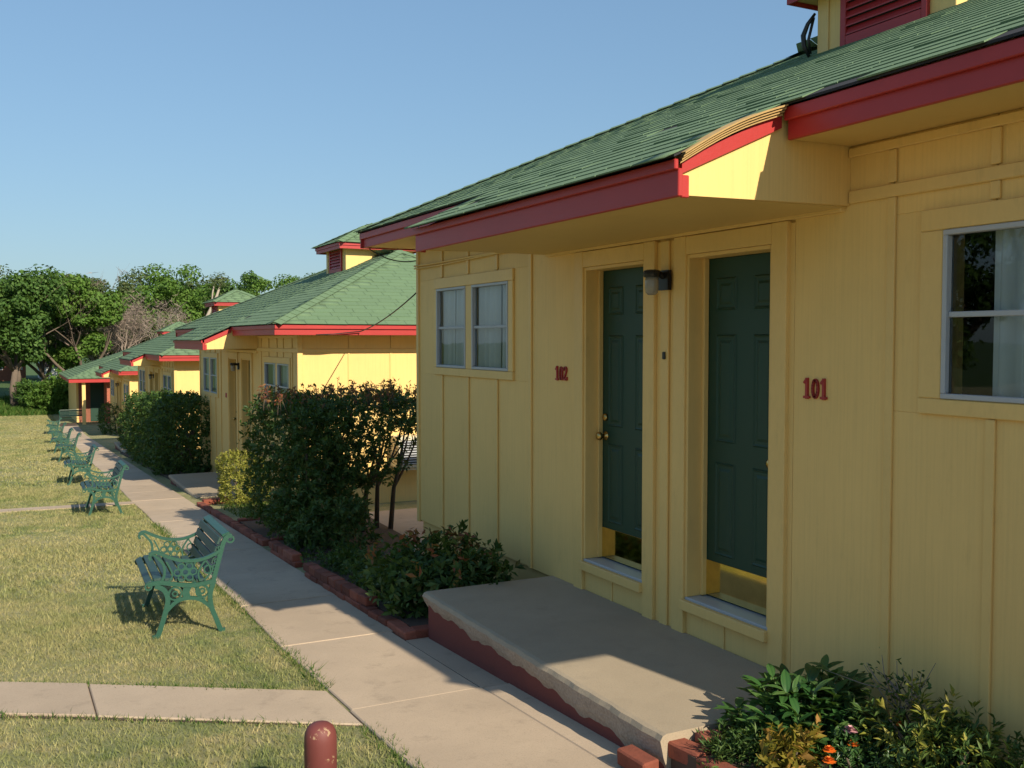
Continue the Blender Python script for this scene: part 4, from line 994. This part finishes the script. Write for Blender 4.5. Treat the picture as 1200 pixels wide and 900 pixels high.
shrub('yellow_green_plant', 'thin yellow-green sprigs mixed in the low plants below window 101', 'plant', (3.36, 2.74, -1.70), (.24, .36, .24), 900, .055, 'leaf_lime', stems=9, lumps=14, aspect=.28, seed=15)
# twiggy rose
O = np.array([3.42, 2.86, gz(2.86) + .08]); s = empty('twiggy_shrub', O); tag(s, 'half-bare woody shrub leaning by the wall below window 101', 'shrub'); m = MB(); P = []; N = []
m.tube([(.05, -.1, -.03), (.02, -.02, .16), (-.03, .10, .30), (-.05, .20, .38)], [.014, .012, .009, .005], 6); m.tube([(.07, -.08, -.03), (.03, 0, .18), (0, .08, .31)], [.01, .009, .006], 6)
for k in range(26):
    b = np.array([-.03, .10, .30]) + rng.normal(0, .03, 3); e = b + np.array([rng.normal(0, .07), rng.normal(.03, .13), abs(rng.normal(.08, .06))]); m.tube([tuple(b), tuple((b + e) / 2 + rng.normal(0, .015, 3)), tuple(e)], [.003, .0022, .0012], 4)
    for l in range(5): t = rng.uniform(.4, 1.05); P.append(b + (e - b) * t + rng.normal(0, .012, 3)); N.append(rng.normal(size=3))
tag(link('stems', m.mesh('stems', True), 'twig', s, (0, 0, 0)), kind='stuff'); leaves('foliage', np.array(P), np.array(N), .03, 'leaf_dark', s)
def flower(p, rad, mat, label, layers=4):
    s = empty('flower', (p[0], p[1], gz(p[1]) + .06)); tag(s, label, 'flower'); o = Vector((p[0], p[1], gz(p[1]) + .06)); m = MB(); t = Vector(p) - o
    for l in range(layers):
        for k in range(10 - l):
            a = 2 * math.pi * k / (10 - l) + l * .3; rr = rad * (1 - .2 * l); d = Vector((math.cos(a), math.sin(a), .12 + .4 * l)).normalized(); sd_ = Vector((-math.sin(a), math.cos(a), 0)) * rr * .36
            c = t + Vector((0, 0, .004 * l)); m.add([c, c + d * rr * .6 - sd_, c + d * rr, c + d * rr * .6 + sd_], [(0, 1, 2, 3)])
    link('petals', m.mesh('petals'), mat, s, (0, 0, 0)); link('stem', MB().tube([(0, 0, -.03), tuple(t * .5 + Vector((.01, 0, 0))), tuple(t)], .003, 5).mesh('stem'), 'greenstem', s, (0, 0, 0))
flower((2.996, 3.0, -1.694), .03, 'petal_orange', 'higher of two orange marigolds, one above the other in the bed')
flower((2.947, 2.95, -1.711), .03, 'petal_orange', 'lower of two orange marigolds, one above the other in the bed')
flower((3.13, 3.0, -1.694), .028, 'petal_orange', 'orange marigold just below the pink flower')
flower((3.167, 3.05, -1.66), .036, 'petal_pink', 'pale pink flower among the broad leaves')
flower((3.348, 2.95, -1.632), .02, 'petal_orange', 'small orange bloom at the wall side of the broad-leaved plant')

# ---------------------------------------------------------------- trees
def limb(m, p, d, L, r, depth, rr, ends, bare=False):
    n = 3; pts = [Vector(p)]; rad = [r]; q = Vector(p); d = Vector(d)
    for i in range(n):
        d = (d + Vector((rr.uniform(-.25, .25), rr.uniform(-.25, .25), rr.uniform(-.08, .18)))).normalized(); q = q + d * L / n; pts.append(q.copy()); rad.append(r * (1 - .45 * (i + 1) / n))
    m.tube(pts, rad, 7 if depth > 2 else (5 if depth > 1 else 3), depth > 2)
    ends.append(q.copy())
    if depth > 0:
        for k in range(rr.choice((2, 3, 3)) if not bare else rr.choice((3, 3, 4))):
            i = rr.choice((1, 2, 3, 3)); nd = (d + Vector((rr.uniform(-1, 1), rr.uniform(-1, 1), rr.uniform(-.35, .6))) * .8).normalized()
            limb(m, pts[i], nd, L * rr.uniform(.55, .82), rad[i] * .68, depth - 1, rr, ends, bare)
def tree(name, label, x, y, H, Rx, n, size, mat, seed, trunk_mat='bark', base=.22, group='trees beyond the far end of the lawn', depth=3, tr=.2):
    z = gz(y); t = empty(name, (x, y, z)); tag(t, label, 'tree', group); rr = random.Random(seed); m = MB(); ends = []
    fork = H * base * 1.3; m.tube([(0, 0, -.2), (rr.uniform(-.1, .1), rr.uniform(-.1, .1), fork * .5), (rr.uniform(-.2, .2), 0, fork)], [tr * 1.25, tr, tr * .85], 9)
    for k in range(4):
        a = k * 1.57 + rr.uniform(-.5, .5); limb(m, (0, 0, fork * rr.uniform(.75, 1)), (math.cos(a) * .7, math.sin(a) * .7, 1), H * .3, tr * .6, depth, rr, ends)
    link('trunk', m.mesh('trunk', True), trunk_mat, t, (0, 0, 0))
    P = []; N = []; K = 52; cz = H * (base + 1) / 2; hz = H * (1 - base) / 2
    for k in range(K):
        if k < 20: e = rr.choice(ends); c = np.array([e.x, e.y, e.z]) * np.array([1, 1, 1])
        else:
            d = np.array([rr.gauss(0, 1), rr.gauss(0, 1), rr.gauss(0, 1)]); d /= np.linalg.norm(d); q = rr.uniform(.45, .92); c = d * q * np.array([Rx, Rx, hz]) + (0, 0, cz)
        c[2] = min(max(c[2], H * base * .8), H * .94); el = math.sqrt((c[0] / Rx) ** 2 + (c[1] / Rx) ** 2 + ((c[2] - cz) / hz) ** 2)
        if el > .93: c = (c - np.array([0, 0, cz])) * .93 / el + np.array([0, 0, cz])
        cr_ = np.linalg.norm(c[:2])
        if cr_ > Rx: c[:2] *= Rx / cr_
        s = Rx * rr.uniform(.2, .38); p, d = shell_points(n // K, c, (s, s, s * .72), .35); P.append(p); N.append(d + rng.normal(0, .45, d.shape) + (0, 0, .5))
    leaves('crown', np.concatenate(P), np.concatenate(N), size, mat, t, .6)
    return t
T = tree
T('leafy_tree', 'dark green leafy tree with visible trunk on the grassy bank', at(16, 66), 66, 9.1, 3.0, 15000, .25, 'leaf_tree', 1, base=.2)
T('leafy_tree', 'tall rounded bright green tree at the end of the lawn, bare twigs above it', at(92, 69), 69, 9.8, 2.4, 15000, .25, 'leaf_tree2', 2, base=.08)
T('leafy_tree', 'broad green tree just left of the tall rounded one', at(52, 73), 73, 8.6, 2.7, 13000, .26, 'leaf_tree2', 3, base=.1)
T('leafy_tree', 'very dark leafy tree past the lawn edge, outside the row of cabins', at(-35, 68), 68, 9.0, 3.2, 12000, .26, 'leaf_tree', 4, base=.18)
T('leafy_tree', 'leafy tree at the open side of the lawn by the bank', -12, 70, 9.5, 4.0, 9000, .3, 'leaf_tree', 5, base=.18)
for k, (px, yy, H, Rx, mt, lb) in enumerate(((205, 80, 8.9, 3.0, 'leaf_tree2', 'bright green tree rising behind the pale leaning dead trunk'), (165, 86, 8.4, 3.4, 'leaf_olive', 'olive green tree behind the bare branches'),
        (238, 84, 8.6, 3.2, 'leaf_olive', 'dull green tree behind the far cupola roof'), (275, 82, 8.9, 3.0, 'leaf_tree', 'dark green tree above the roof of the second cabin'),
        (318, 85, 9.0, 3.4, 'leaf_tree2', 'green tree seen over the second cabin roof, beside the cupola'), (365, 84, 9.0, 3.4, 'leaf_tree', 'small green treetop just left of the second cupola'),
        (430, 90, 8.5, 3.6, 'leaf_tree', 'tree hidden behind the second cabin roof'), (125, 84, 7.8, 3.0, 'leaf_olive', 'olive tree in the gap behind the grey bare tree'),
        (20, 92, 8.8, 3.6, 'leaf_olive', 'pale olive tree far behind the grassy bank'), (70, 95, 8.5, 4.0, 'leaf_tree', 'dense dark tree far behind the tall rounded one'))):
    T('leafy_tree', lb, at(px, yy), yy, H * 1.12, Rx * 1.15, 15000, .27, mt, 120 + k, base=.1)
# opposite side of the lawn (seen only in the window reflections)
for k in range(4): T('leafy_tree', ('spreading', 'rounded', 'slim', 'wide-crowned')[k] + ' shade tree across the lawn, facing the cabins', -17 - 2 * (k % 2), 2 + 9 * k, 6.5 + k * .3, 2.6, 7000, .25, 'leaf_tree', 50 + k, base=.25, group='shade trees across the lawn')
shrub('bank_shrub', 'bright green shrub on the bank beside the end building', 'shrub', (at(63, 63.5), 63.5, gz(63.5) + 1.1), (1.5, 1.2, 1.3), 5200, .2, 'leaf_tree2', lumps=12, seed=31)
shrub('bank_shrub', 'lower bright green shrub at the corner of the grassy bank', 'shrub', (at(42, 65), 65, gz(65) + .8), (1.3, 1.1, .9), 4200, .2, 'leaf_tree', lumps=12, seed=32)
def bare(name, label, x, y, H, seed, mat, lean=(0, 0), depth=4, r0=.17):
    z = gz(y); t = empty(name, (x, y, z)); tag(t, label, 'tree', 'bare trees behind the far cabins'); rr = random.Random(seed); m = MB(); e = []
    f = Vector((lean[0] * .5, lean[1] * .5, H * .3)); m.tube([(0, 0, -.2), f * .5 + Vector((.15, 0, 0)), f], [r0 * 1.2, r0, r0 * .9], 8); tw = MB()
    for k in range(4): a = k * 1.57 + rr.uniform(-.6, .6); limb(m, f * rr.uniform(.7, 1), (math.cos(a) * .8 + lean[0] * .3, math.sin(a) * .8, 1.0), H * .24, r0 * .6, depth, rr, e, True)
    link('trunk', m.mesh('trunk', True), mat, t, (0, 0, 0))
    for q in e[::2]:
        for k in range(3): d = Vector((rr.uniform(-1, 1), rr.uniform(-1, 1), rr.uniform(-.3, 1))) * .45; tw.tube([q, q + d * .5, q + d], [.016, .012, .006], 3, False)
    tag(link('twigs', tw.mesh('twigs'), 'twig', t, (0, 0, 0)), kind='stuff')
bare('bare_tree', 'leafless pale-barked tree with twisted trunk behind the end roof', at(194, 64.5), 64.5, 7.4, 5, 'palebark', (.6, 0), 3, .28)
bare('bare_tree', 'greyish bare tree tangled with twigs beside the bright green tree', at(140, 70), 70, 7.6, 8, 'twig', (0, 0), 4, .14)
bare('bare_tree', 'slim bare tree between the grey tangle and the twisted pale trunk', at(162, 74), 74, 7.9, 10, 'twig', (.2, 0), 4, .13)
bare('bare_tree', 'thin dead tree whose twigs stand above the tall rounded green tree', at(82, 71), 71, 11.2, 13, 'twig', (0, 0), 3, .15)
bare('bare_tree', 'brownish bare tree just behind the end building roof', at(120, 73), 73, 6.9, 17, 'twig', (0, 0), 4, .12)
t = empty('dead_trunk', (at(228, 76), 76, gz(76))); tag(t, 'pale leaning dead trunk in front of the green trees', 'tree', 'bare trees behind the far cabins')
d = at(262, 76) - at(228, 76); m = MB(); m.tube([(0, 0, -.2), (.3, 0, 3.2), (d * .45, 0, 5.4), (d * .8, 0, 7.0), (d, 0, 8.3)], [.2, .17, .14, .1, .05], 7); m.tube([(d * .6, 0, 6.1), (d * .65, 0, 7.2), (d * .72, 0, 7.9)], [.08, .06, .03], 6)
link('trunk', m.mesh('trunk', True), 'palebark', t, (0, 0, 0)); p, dd = shell_points(420, (d - .2, 0, 8.1), (.95, .6, .7), .8); leaves('crown', p, dd + (0, 0, .4), .22, 'leaf_olive', t, .5)

# ---------------------------------------------------------------- end building and far houses
def endhouse():
    O = Vector((6, 58, gz(52))); h = empty('end_building', O); tag(h, 'end building with green roof, red fascia, yellow post and brick wall', 'building')
    def b(n, a, mat, par=h): return link(n, MB().box(*a).shift(O).mesh(n), mat, par, (0, 0, 0))
    Y0 = 52.5; Y1 = 62; X0 = at(80, Y0); X1 = X0 + 8.6; ez = -(450 - 399) / 1310 * Y0 - .02; g = gz(52) - .1
    b('fascia', (X0, X1, Y0, Y0 + .05, ez - .02, ez + .17), 'red'); b('fascia', (X0, X0 + .05, Y0 + .05, Y1, ez - .02, ez + .17), 'red')
    b('post', (at(95.3, Y0 + .2), at(99.5, Y0 + .2), Y0 + .2, Y0 + .38, g, ez), 'yellow')
    b('wall', (X0 + .45, X0 + .55, Y0 + 2.2, Y1 - .4, g, ez + .1), 'yellow'); b('porch_wall', (X0 + .55, at(124, Y0 + 2.2), Y0 + 2.2, Y0 + 2.3, g, ez + .1), 'housebrick')
    b('door', (X0 + 1.1, X0 + 1.9, Y0 + 2.17, Y0 + 2.198, g + .1, ez - .15), 'green_door')
    b('brick_wall', (at(124.5, Y0 + .5), X1 - .3, Y0 + .5, Y0 + .62, g, ez + .1), 'brickwall'); b('brick_wall', (at(124.5, Y0 + .5), at(124.5, Y0 + .5) + .12, Y0 + .63, Y0 + 2.3, g, ez + .1), 'brickwall')
    b('soffit', (X0 + .06, X1, Y0 + .06, Y1, ez, ez + .02), 'soffit'); b('porch_floor', (X0, X1, Y0 + .1, Y0 + 2.2, g - .1, g + .06), 'concrete')
    half = (Y1 - Y0) / 2; zt = ez + .18; zr = zt + half * .40; q = MB().add([(X0 - .05, Y0 - .05, zt), (X1, Y0 - .05, zt), (X1, Y1, zt), (X0 - .05, Y1, zt), (X0 + half, Y0 + half, zr), (X1 + .1, Y0 + half, zr)], [(0, 1, 5, 4), (1, 2, 5), (2, 3, 4, 5), (3, 0, 4), (3, 2, 1, 0)]).shift(O)
    rf = link('roof', q.mesh('roof'), 'felt', h, (0, 0, 0)); V = []; F = []
    tabs = [tb for tb in roof_planes(X0 - .05, X1 + 3, Y0 - .05, Y1, zt, .40, None, ('near', 'front'), .16) if tb[0].translation.x < X1]
    for k, tb in enumerate(tabs): V.append(tab_verts(tb, k) - np.array(O)); F.append(np.array(BF) + 8 * k)
    tag(link('shingle_field', npmesh('shingle_field', np.concatenate(V), np.concatenate(F)), 'shingle', rf, (0, 0, 0)), kind='stuff')
endhouse()
def house(label, px0, px1, y, hz, wall, roof):
    x0, x1 = at(px0, y), at(px1, y); O = Vector(((x0 + x1) / 2, y + 3, gz(y))); h = empty('distant_house', O); tag(h, label, 'house')
    def b(n, a, mat, par=h): return link(n, MB().box(*a).shift(O).mesh(n), mat, par, (0, 0, 0))
    g = gz(y); b('wall', (x0, x1, y, y + 6, g - .2, g + hz), wall)
    q = MB().add([(x0 - .4, y - .4, g + hz), (x1 + .4, y - .4, g + hz), (x1 + .4, y + 6.4, g + hz), (x0 - .4, y + 6.4, g + hz), (x0 + 1.6, y + 3, g + hz + 1.5), (x1 - 1.6, y + 3, g + hz + 1.5)], [(0, 1, 5, 4), (1, 2, 5), (2, 3, 4, 5), (3, 0, 4), (3, 2, 1, 0)]).shift(O); link('roof', q.mesh('roof'), roof, h, (0, 0, 0))
    for k in range(3):
        xx = lerp(x0, x1, (k + .5) / 3); w = b('window', (xx - .5, xx + .5, y - .05, y + .02, g + 1.0, g + 2.1), 'white'); b('pane', (xx - .42, xx + .42, y - .06, y - .051, g + 1.08, g + 2.02), 'felt', w)
house('small brick house glimpsed under the trees behind the grassy bank', -40, 30, 100, 2.6, 'housebrick', 'greyroof')
house('white house glimpsed between the leaves beside the end building roof', 46, 84, 104, 3.0, 'white', 'greyroof')

# ---------------------------------------------------------------- grass
def inpath(x, y):
    w = (x > wlv(y) - .0) & (x < 2.62 + .0135 * np.maximum(0, y - 6)) & (y < 50)
    t = (x - pl[0][0]) / (pl[2][0] - pl[0][0]); lo = pl[0][1] + (pl[2][1] - pl[0][1]) * t; hi = pu[0][1] + (pu[2][1] - pu[0][1]) * t
    c = (t > -.02) & (t < 1) & (y > lo + .02) & (y < hi - .02)
    u = (x - 1.8) / (-10.8); th = (y > 16.62 + u * .98) & (y < 16.98 + u * 1.02)
    return w | c | th
def wlv(y): return 1.635 + .0135 * np.maximum(0, y - 6)
def blades(name, x0, x1, y0, y1, dens, h, w, mat, label, cat, flt=None, lean=.6):
    n = int((x1 - x0) * (y1 - y0) * dens); x = rng.uniform(x0, x1, n); y = rng.uniform(y0, y1, n)
    k = flt(x, y) if flt else ~inpath(x, y) & (x < wlv(y) + .03)
    x, y = x[k], y[k]; n = len(x); z = gzv(y) if n < 3000 else np.interp(y, np.linspace(y0, y1, 400), gzv(np.linspace(y0, y1, 400)))
    patch = .75 + .35 * np.sin(x * 2.1 + 1.3 * np.sin(y * 1.1)) * np.sin(y * 1.7 + x)
    a = rng.uniform(0, 2 * math.pi, n); hh = h * rng.uniform(.45, 1.3, n) * patch; ww = w * rng.uniform(.6, 1.3, n)
    lx, ly = rng.normal(0, lean, n) * hh, rng.normal(0, lean, n) * hh
    V = np.stack([np.stack([x - ww * np.cos(a), y - ww * np.sin(a), z - .003], 1), np.stack([x + ww * np.cos(a), y + ww * np.sin(a), z - .003], 1), np.stack([x + lx, y + ly, z + hh], 1)], 1).reshape(-1, 3)
    o = link(name, npmesh(name, V, np.arange(3 * n).reshape(-1, 3)), mat); return tag(o, label, cat, None, 'stuff')
blades('lawn_grass', -3.2, 1.7, 2.6, 9.5, 5200, .036, .0032, 'blade', 'short dry green lawn grass around the nearest bench and cross path', 'grass')
blades('lawn_grass', -4.5, 1.85, 9.5, 21, 1900, .042, .006, 'blade', 'short dry lawn grass either side of the thin concrete strip', 'grass')
blades('lawn_grass', -7, 2.3, 21, 62, 330, .05, .016, 'blade', 'sunny yellow-green lawn grass stretching to the far bank', 'grass')
blades('bank_grass', -14, 8, 62, 71, 150, .34, .05, 'greenblade', 'taller green grass on the bank beyond the lawn', 'grass', lambda x, y: x > -90)
edge = lambda x, y: (np.abs(x - wlv(y)) < .05) & ((y < 4.85) | (y > 5.6))
blades('edge_grass', 1.5, 2.1, 2.6, 14, 2600, .055, .004, 'greenblade', 'longer green grass fringe along the edge of the walk', 'grass', edge, .7)
def cedge(x, y):
    t = (x - pl[0][0]) / (pl[2][0] - pl[0][0]); lo = pl[0][1] + (pl[2][1] - pl[0][1]) * t; hi = pu[0][1] + (pu[2][1] - pu[0][1]) * t
    return (t > .02) & ((np.abs(y - lo) < .05) | (np.abs(y - hi - .03) < .06))
blades('edge_grass', -3, 1.62, 4.6, 9.2, 2200, .06, .004, 'greenblade', 'longer green grass fringe along both sides of the cross path', 'grass', cedge, .7)
blades('bed_grass', 2.55, 3.2, 8.2, 10.4, 900, .12, .004, 'greenblade', 'green grass tufts between the brick edgings', 'grass', lambda x, y: np.sin(y * 5) + np.sin(x * 9) > .1, .8)
blades('bed_grass', 2.85, 3.9, 13.3, 15.4, 900, .08, .006, 'greenblade', 'green grass patch around the small yellow-green bush', 'grass', lambda x, y: x > 0, .7)
